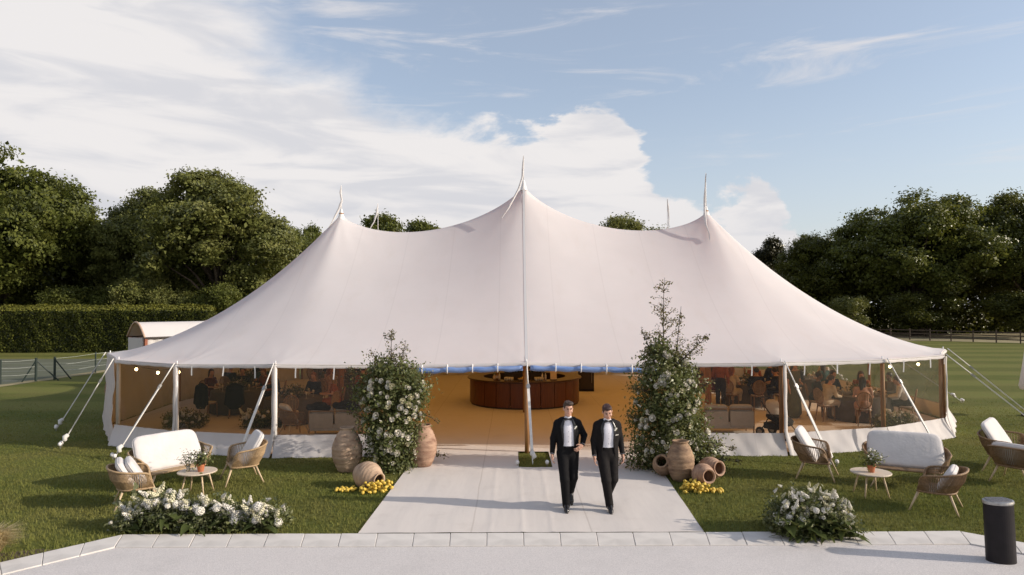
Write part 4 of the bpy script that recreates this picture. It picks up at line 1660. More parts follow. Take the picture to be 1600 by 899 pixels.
pot_plant('small plant in a terracotta pot on the side table near the long low flower bed', (-5.86, 12.92, 0.437), 3, 2)
pot_plant('small white-flowered plant in a terracotta pot on the side table near the black bollard', (6.60, 12.66, 0.437), 4, 8)
root = thing('glass_vase', 'small glass vase of loose green sprigs beside the terracotta pot', 'vase', (-6.10, 12.93, 0.437))
MB().lathe([(0.03, 0), (0.034, .09), (0.03, .1), (0.028, .02), (0, .015)], 14).build('glass', 'glass_clear', root, smooth=True)
rg = np.random.default_rng(17)
P = rg.normal(size=(150, 3)) * [.085, .07, .08] + [0, 0, .24]
leaf_cloud(P, unit(P), rg.uniform(.03, .06, 150), rg, 'leaf_floral', 'foliage', root)
mbs = MB()
for i in range(10):
    mbs.tube([(0, 0, .02), P[i] * .6 + [0, 0, .04], P[i]], 0.0035, 4)
mbs.build('stems', 'stem_green', root)

# black oval post at the terrace edge
root = thing('bollard', 'black oval bollard with a grey grille top standing on the gravel terrace', 'bollard', (6.66, 9.42, 0.0))
root.rotation_euler = (0, R(-1.6), R(-6))


def oval(k, z, n=40, a=0.185, b=0.145):
    return [(a * k * math.cos(2 * math.pi * i / n), b * k * math.sin(2 * math.pi * i / n), z) for i in range(n)]


def loft(rows, cap0=True, cap1=True):
    n = len(rows[0])
    mb = MB()
    F = []
    for j in range(len(rows) - 1):
        for i in range(n):
            F.append((j * n + i, j * n + (i + 1) % n, (j + 1) * n + (i + 1) % n, (j + 1) * n + i))
    if cap0:
        F.append(tuple(reversed(range(n))))
    if cap1:
        F.append(tuple((len(rows) - 1) * n + i for i in range(n)))
    return mb.add([p for r_ in rows for p in r_], F)


bevel(loft([oval(1.0, 0.0), oval(1.0, 0.80)], True, True).build('body', 'black_metal', root, smooth=False), 0.012, 3)
loft([oval(1.03, 0.795), oval(1.05, 0.812), oval(1.02, 0.836), oval(0.90, 0.842)], True, True).build('top_rim', 'steel', root, smooth=False)
for i in range(7):
    y = -0.09 + 0.03 * i
    hw_ = 0.155 * math.sqrt(max(0, 1 - (y / .14) ** 2))
    MB().box((0, y, 0.845), (2 * hw_, 0.017, 0.010)).build('grille_bar', 'grille', root)

# ------------------------------------------------------------------ clay urns
def urn_profile(h, r, neck=0.5, foot=0.55):
    pr = [(0.0, 0.0)]
    n = 40
    for i in range(n + 1):
        t = i / n
        b = math.sin(math.pi * min(1, (t * 0.86 + 0.10))) ** 0.75
        k = foot * (1 - t) ** 2.2 * 0.5 + b * 1.0
        rr = r * min(1.0, k) if t < .5 else r * (neck + (1 - neck) * max(0, math.cos((t - .5) / .5 * math.pi / 2)) ** 0.85)
        if t < .5:
            rr = r * (foot + (1 - foot) * math.sin(t / .5 * math.pi / 2) ** 0.9)
        rr *= 1 + 0.014 * math.sin(t * 58) + 0.008 * math.sin(t * 23)
        pr.append((rr, h * 0.94 * t))
    rn = pr[-1][0]
    pr += [(rn * 1.02, h * .95), (rn * 1.16, h * .975), (rn * 1.18, h * .995), (rn * 1.08, h), (rn * .90, h * .985), (rn * .84, h * .93),
           (r * .8, h * .72), (r * .85, h * .5), (r * .5, h * .06), (0.0, h * .05)]
    return pr


def urn(label, loc, h, r, m_, tilt=0.0, dirz=0.0, neck=0.5):
    """tilt 0 stands upright; a tipped one points its mouth along bearing dirz"""
    root = thing('urn', label, 'urn', loc, dirz, 'clay urns at the entrance')
    o = MB().lathe(urn_profile(h, r, neck), 40, bottom=False).build('body', m_, root, smooth=True)
    o.rotation_euler = (0, tilt, 0)
    return root


urn('tall pale clay urn standing upright on the grass at the flower column', (-3.55, 14.75, 0), 0.94, 0.325, 'clay_pale', neck=0.42)
urn('tipped pale clay urn with yellow lemons spilling from its mouth at the carpet edge', (-3.05, 13.62, 0.25), 0.62, 0.27, 'clay_pale', R(97), R(-38), neck=0.45)
urn('reddish clay urn standing on the carpet beside the flower column', (-1.96, 15.05, 0.034), 0.90, 0.30, 'clay_red', neck=0.5)
urn('brown clay urn standing upright among three small tipped ones', (3.38, 13.85, 0.0), 0.80, 0.275, 'clay_brown', neck=0.52)
urn('small clay urn leaning with open mouth behind the brown upright urn beside the carpet', (3.16, 14.28, 0.15), 0.50, 0.21, 'clay_brown', R(62), R(-112), neck=0.55)
urn('small pinkish clay urn lying with its dark mouth to the front and lemons spilling', (3.66, 13.60, 0.20), 0.46, 0.215, 'clay_red', R(84), R(-78), neck=0.55)
urn('reddish small clay urn lying behind the lemon urn with dark mouth showing', (3.86, 14.02, 0.21), 0.50, 0.22, 'clay_red', R(80), R(-62), neck=0.58)

lm = MB().ball((0, 0, 0), (0.032, 0.032, 0.041), 10, 8).tube([(0, 0, .04), (0, 0, .054)], [0.012, 0.004], 6).mesh('lemon', 'lemon_skin', True)
rl = random.Random(9)


def lemons(cx, cy, sx, sy, n, where, layers=1, rz=0.0):
    pts = []
    tries = 0
    while len(pts) < n and tries < 4000:
        tries += 1
        u, v = rl.gauss(0, .42), rl.gauss(0, .42)
        if abs(u) > 1 or abs(v) > 1:
            continue
        x = cx + (u * sx) * math.cos(rz) - (v * sy) * math.sin(rz)
        y = cy + (u * sx) * math.sin(rz) + (v * sy) * math.cos(rz)
        z = 0.037
        near = [p for p in pts if math.hypot(p[0] - x, p[1] - y) < 0.070]
        if near:
            if len(near) > 2 or layers < 2:
                continue
            z = max(p[2] for p in near) + 0.055
            if z > 0.16:
                continue
        if PL(y) - 0.02 < x < PR(y) + 0.02 and y < 16:
            z += 0.034
        pts.append((x, y, z))
    for p in pts:
        o = obj('lemon', lm, None, p, (rl.uniform(0, 3), rl.uniform(0, 3), rl.uniform(0, 3)), rl.uniform(.9, 1.15))
        tag(o, 'yellow lemon in the heap ' + where, 'lemon', 'lemons ' + where)


lemons(-3.18, 13.16, 0.18, 0.14, 20, 'on the grass beside the tipped urn')
lemons(-2.60, 13.10, 0.30, 0.20, 44, 'spilled at the mouth of the tipped pale urn', 2, 0.35)
lemons(3.44, 13.04, 0.24, 0.24, 46, 'spilled before the small pinkish urn', 2)
lemons(3.80, 12.98, 0.16, 0.12, 10, 'trailing off over the grass beside the carpet')

# ------------------------------------------------------------------ flowers
def rose_mesh(name, material, seed):
    rg = np.random.default_rng(seed)
    mb = MB()
    for ring_, (n, r0, r1, z0, z1) in enumerate(((5, .004, .018, .0, .042), (6, .010, .036, -.004, .038), (7, .016, .054, -.012, .020))):
        for i in range(n):
            a = 2 * math.pi * i / n + ring_ * .5 + rg.uniform(-.15, .15)
            h = math.pi / n * 1.35
            pts = []
            for (rr, zz, sp_) in ((r0, z0 - .012, .5), ((r0 + r1) * .55, (z0 + z1) * .45, 1.0), (r1, z1 + rg.uniform(-.005, .005), .8)):
                for s in (-1, 0, 1):
                    aa = a + s * h * sp_
                    k = rr * (1.0 if s == 0 else .93)
                    pts.append((k * math.cos(aa), k * math.sin(aa), zz - (0.004 if s == 0 else 0)))
            F = []
            for j in range(2):
                for s in range(2):
                    F.append((j * 3 + s, j * 3 + s + 1, (j + 1) * 3 + s + 1, (j + 1) * 3 + s))
            mb.add(pts, F)
    mb.ball((0, 0, .018), (.018, .018, .022), 6, 4)
    return mb.mesh(name, material, True)


ROSE = [rose_mesh('rose_white', 'petal', 1), rose_mesh('rose_cream', 'petal_cream', 2), rose_mesh('rose_pale', 'petal', 3)]


def spike_mesh(name, material, seed, h, r, n, bl):
    """a flower spike of many small blossoms"""
    rg = np.random.default_rng(seed)
    mb = MB()
    for i in range(n):
        t = (i + .5) / n
        a = i * 2.399
        rr = r * (1 - t ** 2 * .75) * rg.uniform(.8, 1.1)
        c = np.array([rr * math.cos(a), rr * math.sin(a), h * t])
        nn = unit(np.array([[math.cos(a), math.sin(a), .35]]))[0]
        u = unit(np.cross(nn, [0, 0, 1])[None])[0]
        w = np.cross(nn, u)
        b = bl * rg.uniform(.75, 1.2) * (1 - .35 * t)
        V = [c - nn * b * .2]
        for k in range(5):
            an = 2 * math.pi * k / 5
            V.append(c + (u * math.cos(an) + w * math.sin(an)) * b + nn * b * .35 * rg.uniform(.3, 1.2))
        mb.add(V, [(0, 1 + k, 1 + (k + 1) % 5) for k in range(5)])
    return mb.mesh(name, material, False)


SPIKE = [spike_mesh('spike_white', 'petal', 5, .26, .045, 46, .024), spike_mesh('spike_cream', 'petal_cream', 6, .22, .042, 40, .022),
         spike_mesh('spike_cool', 'petal_cool', 7, .24, .05, 44, .026)]


def mop_mesh(name, material, seed, r, n, bl):
    rg = np.random.default_rng(seed)
    mb = MB()
    for i in range(n):
        z = 1 - (i + .5) / n * 1.35
        a = i * 2.399
        q = math.sqrt(max(0, 1 - z * z))
        nn = np.array([q * math.cos(a), q * math.sin(a), z])
        c = nn * r * rg.uniform(.9, 1.05)
        u = unit(np.cross(nn, [0.3, 0.1, 1])[None])[0]
        w = np.cross(nn, u)
        b = bl * rg.uniform(.8, 1.2)
        V = [c]
        for k in range(4):
            an = math.pi / 2 * k + rg.uniform(-.3, .3)
            V.append(c + (u * math.cos(an) + w * math.sin(an)) * b + nn * b * .3)
        mb.add(V, [(0, 1 + k, 1 + (k + 1) % 4) for k in range(4)])
    return mb.mesh(name, material, False)


MOP = [mop_mesh('mop_white', 'petal', 1, .085, 60, .024), mop_mesh('mop_cool', 'petal_cool', 2, .09, 60, .025)]


def big_leaf(name, L, W):
    A = []
    for j in range(7):
        t = j / 6
        w = W * math.sin(math.pi * (0.06 + 0.94 * t) ** .8) * .5 + .002
        z = 0.30 * L * t - 0.45 * L * t * t
        A.append([(-w, L * t, z + w * .35), (0, L * t, z), (w, L * t, z + w * .35)])
    mb = MB().grid(np.array(A))
    me = mb.mesh(name, 'leaf_big', True)
    a = me.attributes.new('var', 'FLOAT', 'POINT')
    a.data.foreach_set('value', np.full(len(me.vertices), .5, dtype=np.float32))
    return me


BIGL = [big_leaf('leaf_long', .24, .075), big_leaf('leaf_broad', .20, .11), big_leaf('leaf_slim', .28, .06)]


def place_flower(me, name, parent, p, n, s, rg):
    q = Vector(n).to_track_quat('Z', 'Y')
    o = obj(name, me, parent, p, None, s)
    e = (q @ Matrix.Rotation(rg.uniform(0, 6.28), 3, 'Z').to_quaternion()).to_euler()
    o.rotation_euler = e
    return o


def flower_column(label, loc, prof, n_leaf, n_rose, spires, arms, seed, rose_z):
    """prof: [(z, radius x, radius y, shift x)]"""
    rg = np.random.default_rng(seed)
    root = thing('flower_column', label, 'flower arrangement', loc)
    pz = np.array(prof)

    def rad(z):
        return np.stack([np.interp(z, pz[:, 0], pz[:, k]) for k in (1, 2, 3)], -1)

    # foliage over the whole body, in tufts
    zz = rg.uniform(pz[0, 0], pz[-1, 0], 6000)
    rr = rad(zz)
    zz = zz[rg.random(6000) < (rr[:, 0] / rr[:, 0].max()) ** 1.0][:n_leaf // 34]
    rr = rad(zz)
    a = rg.uniform(0, 2 * math.pi, len(zz))
    k = 0.50 + 0.55 * rg.random(len(zz)) ** 0.6
    k *= 1 + .16 * np.sin(a * 3 + zz * 2.3 + seed) + .12 * np.sin(a * 5 - zz * 5.1)
    T = np.stack([rr[:, 2] + np.cos(a) * rr[:, 0] * k, np.sin(a) * rr[:, 1] * k, zz], 1)
    O_ = np.stack([np.cos(a), np.sin(a), 0.35 + 0 * a], 1)
    ci = np.repeat(np.arange(len(T)), 34)
    tuft = np.where(rg.random(len(T)) < .30, .17, .085)
    P = T[ci] + rg.normal(size=(len(ci), 3)) * tuft[ci][:, None]
    P[:, 2] = np.abs(P[:, 2])
    N = unit(O_[ci] * .6 + rg.normal(size=(len(ci), 3)) * .7 + [0, 0, .3])
    var = np.clip(rg.normal(.45, .2, len(T))[ci] + rg.normal(0, .15, len(ci)), 0, 1)
    leaf_cloud(P, N, rg.uniform(.05, .10, len(P)), rg, 'leaf_floral', 'foliage', root, .5, var)
    # branches that reach out and up, set with small leaves
    br = MB()
    LP, LN = [], []
    for (p0, p1, bend, twigs, spread) in spires + arms:
        p0, p1 = np.array(p0), np.array(p1)
        mid = (p0 + p1) / 2 + np.array(bend)
        t = np.linspace(0, 1, 14)[:, None]
        C = (1 - t) ** 2 * p0 + 2 * t * (1 - t) * mid + t * t * p1
        br.tube(C, np.linspace(.016, .004, 14), 5)
        for i in range(twigs):
            u = rg.uniform(.12, 1.0)
            c = C[int(u * 13)]
            d = unit(rg.normal(size=(1, 3)) * [1, 1, .5] + [0, 0, .55])[0]
            L = spread * rg.uniform(.35, 1.0) * (1.15 - .75 * u)
            e = c + d * L
            br.tube([c, (c + e) / 2 + rg.normal(size=3) * .02, e], [.005, .004, .002], 4)
            m = max(4, int(L * 42))
            q = rg.random(m)[:, None]
            LP.append(c * (1 - q) + e * q + rg.normal(size=(m, 3)) * .035)
            LN.append(rg.normal(size=(m, 3)) + [0, -.2, .6])
    LP = np.concatenate(LP)
    LN = unit(np.concatenate(LN))
    leaf_cloud(LP, LN, rg.uniform(.035, .065, len(LP)), rg, 'leaf_birch', 'twig_leaves', root, .7)
    # trunk and frame that carry it
    br.tube([(rad(0.0)[2], 0, 0), (rad(1.0)[2], 0, 1.0), (rad(pz[-1, 0])[2], 0, pz[-1, 0])], [.06, .05, .02], 7)
    br.build('branches', 'bark', root, smooth=True)
    # roses, singly and in groups, most on the sunny front
    cnt = 0
    while cnt < n_rose:
        z = rg.uniform(*rose_z)
        r0 = rad(z)
        aa = rg.normal(-math.pi / 2 + .15, 1.0)
        grp = 1 + int(rg.random() < .45) + int(rg.random() < .2)
        for g in range(grp):
            a1 = aa + rg.normal(0, .16) * (g > 0)
            z1 = max(.12, z + rg.normal(0, .09) * (g > 0))
            k = rg.uniform(1.0, 1.14)
            p = (r0[2] + math.cos(a1) * r0[0] * k, math.sin(a1) * r0[1] * k, z1)
            place_flower(ROSE[int(rg.choice(3, p=[.45, .2, .35]))], 'rose', root, p, (math.cos(a1), math.sin(a1) - .2, .35), rg.uniform(.7, 1.5), rg)
            cnt += 1
    for i in range(int(n_rose * .3)):
        z = rg.uniform(*rose_z)
        r0 = rad(z)
        a1 = rg.normal(-math.pi / 2, 1.1)
        p = (r0[2] + math.cos(a1) * r0[0] * 1.12, math.sin(a1) * r0[1] * 1.12, z)
        place_flower(SPIKE[i % 2], 'flower_spike', root, p, (math.cos(a1), math.sin(a1), .6), rg.uniform(.25, .42), rg)
    return root


flower_column('tall green column of white roses with a short leafy top beside the reddish urn',
              (-2.62, 14.9, 0), [(0, .42, .44, -.04), (.3, .46, .46, .0), (.8, .50, .48, .0), (1.3, .62, .50, .05), (1.7, .66, .50, .08), (2.05, .52, .42, .06), (2.35, .18, .2, .0)],
              15000, 92, [((0, 0, 2.0), (.02, -.1, 3.02), (-.04, 0, 0), 34, .42), ((.1, 0, 1.9), (.30, 0, 2.75), (0, 0, 0), 16, .34), ((-.2, 0, 1.9), (-.42, 0, 2.55), (0, 0, 0), 14, .36)],
              [((.3, -.2, 1.2), (1.05, -.2, 1.0), (.1, 0, .2), 12, .25), ((.3, -.1, 1.7), (.95, 0, 2.05), (0, 0, .1), 14, .3),
               ((-.3, 0, 1.7), (-1.0, 0, 2.2), (0, 0, .1), 14, .28), ((.2, .3, .2), (1.2, .55, .12), (0, 0, .2), 26, .3), ((-.4, 0, 1.0), (-.95, -.1, 1.25), (0, 0, 0), 12, .3)], 31, (.2, 2.0))
flower_column('tallest green column of white roses with a slender birch-like spire, behind the brown urn',
              (3.40, 14.75, 0), [(0, .80, .50, .12), (.4, .80, .52, .1), (1.0, .68, .5, .0), (1.7, .60, .48, -.06), (2.15, .44, .38, -.12), (2.5, .28, .26, -.16), (2.8, .10, .1, -.14)],
              19000, 96, [((-.1, 0, 2.2), (-.12, -.1, 4.12), (-.08, 0, 0), 46, .62), ((-.3, 0, 2.2), (-.62, 0, 3.05), (0, 0, 0), 20, .4), ((.1, 0, 2.2), (.25, 0, 3.5), (0, 0, 0), 22, .4)],
              [((.1, -.1, 2.2), (.78, -.1, 2.85), (0, 0, .05), 34, .42), ((-.3, -.1, 1.6), (-.98, -.2, 1.75), (0, 0, .1), 22, .3), ((-.5, 0, 1.0), (-1.0, -.2, 1.2), (0, 0, 0), 16, .26),
               ((.4, 0, 1.5), (.95, 0, 1.9), (0, 0, .1), 18, .3), ((.6, -.1, .5), (1.35, -.2, .45), (0, 0, .15), 26, .32), ((.7, -.1, .2), (1.4, -.3, .2), (0, 0, .1), 22, .3)], 47, (.25, 2.5))


def flower_bed(label, loc, xs, depth, hfun, seed, n_spike, n_mop, n_big, n_leaf, name='flower_bed', sc_=1.0, fs=1.0):
    rg = np.random.default_rng(seed)
    root = thing(name, label, 'flower arrangement', loc)
    P, N = [], []
    m = n_leaf // 26
    cx = rg.uniform(xs[0], xs[1], m)
    cy = rg.normal(0, depth * .5, m)
    cy = np.clip(cy, -depth, depth)
    edge_ = np.sqrt(np.clip(1 - (cy / (depth * 1.15)) ** 2, .05, 1))
    H = np.array([hfun(x) for x in cx]) * edge_
    cz = H * rg.uniform(.15, .85, m)
    T = np.stack([cx, cy, cz], 1)
    ci = np.repeat(np.arange(m), 26)
    P = T[ci] + rg.normal(size=(len(ci), 3)) * .065 * sc_
    P[:, 2] = np.abs(P[:, 2]) + .01
    N = unit(rg.normal(size=(len(ci), 3)) * .8 + [0, -.35, .6])
    var = np.clip(rg.normal(.5, .22, m)[ci] + rg.normal(0, .12, len(ci)), 0, 1)
    h = len(ci) // 2
    leaf_cloud(P[:h], N[:h], rg.uniform(.045, .095, h) * sc_, rg, 'leaf_floral', 'foliage', root, .45, var[:h])
    leaf_cloud(P[h:], N[h:], rg.uniform(.035, .075, len(ci) - h) * sc_, rg, 'leaf_sage', 'foliage', root, .5, var[h:])
    st = MB()
    for i in range(n_spike):
        x = rg.uniform(*xs)
        y = rg.normal(-.05, depth * .38)
        z = hfun(x) * rg.uniform(.4, 1.05)
        lean = np.array([rg.normal(0, .75), rg.normal(-.4, .4), .8])
        place_flower(SPIKE[int(rg.choice(3, p=[.35, .5, .15]))], 'flower_spike', root, (x, y, z), lean, rg.uniform(.45, .95) * sc_ * fs, rg)
        st.tube([(x * .97 + (xs[0] + xs[1]) * .015, y * .6, 0), (x, y, z + .05)], .004, 4)
    for i in range(n_mop):
        x = rg.uniform(*xs)
        y = rg.normal(-.08, depth * .4)
        z = hfun(x) * rg.uniform(.45, .95)
        place_flower(MOP[i % 2], 'flower_head', root, (x, y, z), (rg.normal(0, .4), -.55, 1), rg.uniform(.4, .85) * fs * sc_, rg)
        st.tube([(x, y * .6, 0), (x, y, z + .02)], .005, 4)
    for i in range(int(n_mop * 1.2)):
        x = rg.uniform(*xs)
        y = rg.normal(-.1, depth * .4)
        z = hfun(x) * rg.uniform(.3, .95)
        place_flower(ROSE[i % 3], 'rose', root, (x, y, z), (rg.normal(0, .4), -.6, .8), rg.uniform(.5, .95) * sc_, rg)
        st.tube([(x, y * .6, 0), (x, y, z)], .004, 4)
    st.build('stems', 'stem_green', root)
    for i in range(n_big):
        a = rg.uniform(math.pi * 1.02, math.pi * 1.98) if rg.random() < .75 else rg.uniform(0, 6.28)
        x = rg.uniform(xs[0] * .85, xs[1] * .85)
        y = -depth * rg.uniform(.35, 1.0)
        z = rg.uniform(.05, .50) * hfun(x)
        o = obj('leaf', BIGL[i % 3], root, (x, y, z), (rg.uniform(-.3, .5), rg.uniform(-.4, .4), a - math.pi / 2), rg.uniform(.8, 1.5) * sc_)
    return root


flower_bed('long low bed of white stocks, roses and pale greenery lying along the kerb', (-4.98, 10.98, 0), (-1.28, 1.30), 0.26,
           lambda x: .26 + .36 * math.exp(-((x + .55) / .5) ** 2) + .24 * math.exp(-((x - .35) / .24) ** 2) + .16 * math.exp(-((x - 1.0) / .2) ** 2), 61, 78, 46, 60, 9000)
flower_bed('domed mound of white flowers over long green leaves spilling onto the kerb stones', (4.58, 10.62, 0), (-.58, .58), 0.42,
           lambda x: .12 + .56 * math.sqrt(max(0, 1 - (x / .66) ** 2)), 73, 92, 30, 110, 6200, name='flower_mound', fs=.66)
# eucalyptus twig that sticks out of the long bed
root = thing('eucalyptus_branch', 'spray of round pale eucalyptus leaves reaching out from the long flower bed', 'branch', (-6.05, 11.1, 0.1))
mb = MB()
rg = np.random.default_rng(2)
LP = []
for e in ((-.35, .0, .35), (-.28, -.1, .15), (-.1, .1, .55), (-.45, .15, .22)):
    e = np.array(e)
    mb.tube([(0.1, 0, -.08), e * .5 + [0, 0, .06], e], [.006, .005, .003], 5)
    for t in np.linspace(.3, 1, 7):
        LP.append(e * t + rg.normal(size=3) * .025 + [0, 0, .06 * (1 - abs(2 * t - 1))])
mb.build('stem', 'stem_green', root)
LP = np.array(LP)
leaf_cloud(LP, unit(rg.normal(size=LP.shape) + [0, -.5, .6]), rg.uniform(.07, .11, len(LP)), rg, 'leaf_sage', 'foliage', root, .85)

# fountain grass at the terrace corner, and bare soil under it
struct(MB().add([(-7.15, 9.50, .004), (-6.55, 9.98, .004), (-6.85, 10.06, .004), (-7.5, 9.85, .004), (-8.2, 9.2, .004), (-7.9, 8.9, .004)], [(0, 1, 2, 3, 4, 5)]).build('soil_patch', 'soil'))
root = thing('ornamental_grass', 'clump of straw-coloured fountain grass at the corner of the terrace', 'grass clump', (-7.35, 9.75, 0))
rg = np.random.default_rng(3)
V, F, W_ = [], [], []
for i in range(900):
    a = rg.uniform(0, 6.283)
    L = rg.uniform(.25, .55)
    o_ = rg.uniform(.1, .42)
    p0 = np.array([math.cos(a) * .05, math.sin(a) * .05, 0])
    d = np.array([math.cos(a), math.sin(a), 0])
    sd = np.array([-d[1], d[0], 0]) * .005
    pts = [p0, p0 + d * o_ * .35 + [0, 0, L * .7], p0 + d * o_ + [0, 0, L * rg.uniform(.6, .9)]]
    k = len(V)
    V += [pts[0] - sd, pts[0] + sd, pts[1] + sd, pts[1] - sd, pts[2]]
    F += [(k, k + 1, k + 2, k + 3), (k + 3, k + 2, k + 4)]
    W_ += [rg.random()] * 5
stuff(obj('blades', np_mesh('blades', np.array(V), F, 'blade_dry', False, W_), root))

# ------------------------------------------------------------------ people: smooth bodies from blended tapered limbs
class Field:
    def __init__(self, lo, hi, h):
        self.lo = np.array(lo, float)
        self.h = h
        n = np.ceil((np.array(hi) - self.lo) / h).astype(int) + 1
        self.n = n
        self.F = np.full(n, 0.5, np.float32)
        self.ax = [self.lo[i] + h * np.arange(n[i]) for i in range(3)]

    def block(self, a, b, pad):
        a = np.floor((np.array(a) - pad - self.lo) / self.h).astype(int)
        b = np.ceil((np.array(b) + pad - self.lo) / self.h).astype(int) + 1
        a = np.clip(a, 0, self.n)
        b = np.clip(b, 0, self.n)
        s = tuple(slice(i, j) for i, j in zip(a, b))
        X = self.ax[0][s[0]][:, None, None]
        Y = self.ax[1][s[1]][None, :, None]
        Z = self.ax[2][s[2]][None, None, :]
        return s, X, Y, Z

    def join(self, s, D, k):
        A = self.F[s]
        if k <= 0:
            self.F[s] = np.minimum(A, D)
        else:
            h = np.clip(0.5 + 0.5 * (A - D) / k, 0, 1)
            self.F[s] = A * (1 - h) + D * h - k * h * (1 - h)

    def cut(self, s, D, k=0.0):
        A = self.F[s]
        if k <= 0:
            self.F[s] = np.maximum(A, -D)
        else:
            h = np.clip(0.5 - 0.5 * (A + D) / k, 0, 1)
            self.F[s] = A * (1 - h) - D * h + k * h * (1 - h)

    def cone(self, a, b, ra, rb, k=0.02, ky=1.0, kx=1.0, sub=False):
        a, b = np.array(a, float), np.array(b, float)
        r = max(ra, rb)
        s, X, Y, Z = self.block(np.minimum(a, b) - r, np.maximum(a, b) + r, k + 0.03)
        d = b - a
        L = (d ** 2).sum() + 1e-12
        t = np.clip(((X - a[0]) * d[0] + (Y - a[1]) * d[1] + (Z - a[2]) * d[2]) / L, 0, 1)
        D = np.sqrt(((X - a[0] - t * d[0]) / kx) ** 2 + ((Y - a[1] - t * d[1]) / ky) ** 2 + (Z - a[2] - t * d[2]) ** 2) - (ra + (rb - ra) * t)
        D = D * min(ky, kx, 1.0)
        (self.cut if sub else self.join)(s, D, k)
        return self

    def ell(self, c, r, M=None, k=0.02, sub=False):
        c = np.array(c, float)
        r = np.array(r, float)
        m = r.max()
        s, X, Y, Z = self.block(c - m, c + m, k + 0.03)
        x, y, z = X - c[0], Y - c[1], Z - c[2]
        if M is not None:
            x, y, z = (M[0][0] * x + M[1][0] * y + M[2][0] * z, M[0][1] * x + M[1][1] * y + M[2][1] * z, M[0][2] * x + M[1][2] * y + M[2][2] * z)
        q = np.sqrt((x / r[0]) ** 2 + (y / r[1]) ** 2 + (z / r[2]) ** 2)
        D = (q - 1) * r.min() * (0.5 + 0.5 * r.mean() / r.min())
        (self.cut if sub else self.join)(s, D, k)
        return self

    def clip(self, fn):
        X, Y, Z = self.ax[0][:, None, None], self.ax[1][None, :, None], self.ax[2][None, None, :]
        self.F = np.maximum(self.F, fn(X, Y, Z)).astype(np.float32)
        return self

    def nets(self):
        F = self.F
        S = F < 0
        c = [S[i:S.shape[0] - 1 + i, j:S.shape[1] - 1 + j, k:S.shape[2] - 1 + k] for i in (0, 1) for j in (0, 1) for k in (0, 1)]
        cnt = sum(q.astype(np.int8) for q in c)
        act = (cnt > 0) & (cnt < 8)
        idx = -np.ones(act.shape, np.int64)
        ii = np.argwhere(act)
        idx[act] = np.arange(len(ii))
        acc = np.zeros((len(ii), 3))
        num = np.zeros(len(ii))
        corners = [(0, 0, 0), (1, 0, 0), (0, 1, 0), (1, 1, 0), (0, 0, 1), (1, 0, 1), (0, 1, 1), (1, 1, 1)]
        for a in corners:
            for ax in range(3):
                if a[ax]:
                    continue
                b = list(a)
                b[ax] = 1
                fa = F[ii[:, 0] + a[0], ii[:, 1] + a[1], ii[:, 2] + a[2]]
                fb = F[ii[:, 0] + b[0], ii[:, 1] + b[1], ii[:, 2] + b[2]]
                m_ = (fa < 0) != (fb < 0)
                t = np.where(m_, fa / (fa - fb + 1e-12), 0)
                p = np.tile(np.array(a, float), (len(ii), 1))
                p[:, ax] += t
                acc[m_] += p[m_]
                num += m_
        V = (ii + acc / np.maximum(num, 1)[:, None]) * self.h + self.lo
        Q = []
        for ax in range(3):
            o = [1, 2, 0][ax], [2, 0, 1][ax]
            sl0 = [slice(None)] * 3
            sl1 = [slice(None)] * 3
            sl0[ax] = slice(0, -1)
            sl1[ax] = slice(1, None)
            a, b = S[tuple(sl0)], S[tuple(sl1)]
            e = np.argwhere(a != b)
            ok = (e[:, o[0]] > 0) & (e[:, o[1]] > 0) & (e[:, o[0]] < act.shape[o[0]]) & (e[:, o[1]] < act.shape[o[1]])
            e = e[ok]
            fl = a[tuple(e.T)]
            q = []
            for du, dv in ((1, 1), (0, 1), (0, 0), (1, 0)):
                f = e.copy()
                f[:, o[0]] -= du
                f[:, o[1]] -= dv
                q.append(idx[tuple(f.T)])
            q = np.stack(q, 1)
            q[~fl] = q[~fl][:, ::-1]
            Q.append(q)
        Q = np.concatenate(Q)
        Q = Q[(Q >= 0).all(1)]
        return V, Q

    def mesh(self, name, material):
        V, Q = self.nets()
        # relax the stair steps
        n = len(V)
        for _ in range(2):
            acc = np.zeros((n, 3))
            cn = np.zeros(n)
            for a, b in ((0, 1), (1, 2), (2, 3), (3, 0)):
                np.add.at(acc, Q[:, a], V[Q[:, b]])
                np.add.at(cn, Q[:, a], 1)
            V = V * 0.5 + 0.5 * acc / np.maximum(cn, 1)[:, None]
        return np_mesh(name, V, Q.astype(np.int32), material, True)


def head_prims(f, c, M, s=1.0, ears=True):
    """skull, jaw, nose, brow, ears round the head centre c; M turns the head"""
    def L(x, y, z):
        return np.array(c) + np.array(M @ Vector((x, y, z))) * s
    Mn = np.array(M)
    f.ell(L(0, .012, .025), np.array([.076, .094, .095]) * s, Mn, .02)
    f.ell(L(0, -.028, -.045), np.array([.058, .060, .070]) * s, Mn, .03)
    f.ell(L(0, -.060, -.092), np.array([.030, .026, .024]) * s, Mn, .03)
    f.cone(L(0, -.092, .018), L(0, -.112, -.030), .009 * s, .014 * s, .014)
    f.cone(L(-.036, -.078, .030), L(.036, -.078, .030), .013 * s, .013 * s, .02)
    f.ell(L(0, -.088, -.060), np.array([.024, .012, .010]) * s, Mn, .012)
    for q in (-1, 1):
        f.ell(L(q * .031, -.093, .010), np.array([.017, .014, .011]) * s, Mn, .010, True)
        f.ell(L(q * .046, -.062, -.030), np.array([.024, .026, .022]) * s, Mn, .02)
        if ears:
            f.ell(L(q * .079, .008, -.008), np.array([.012, .020, .032]) * s, Mn, .008)
    return L


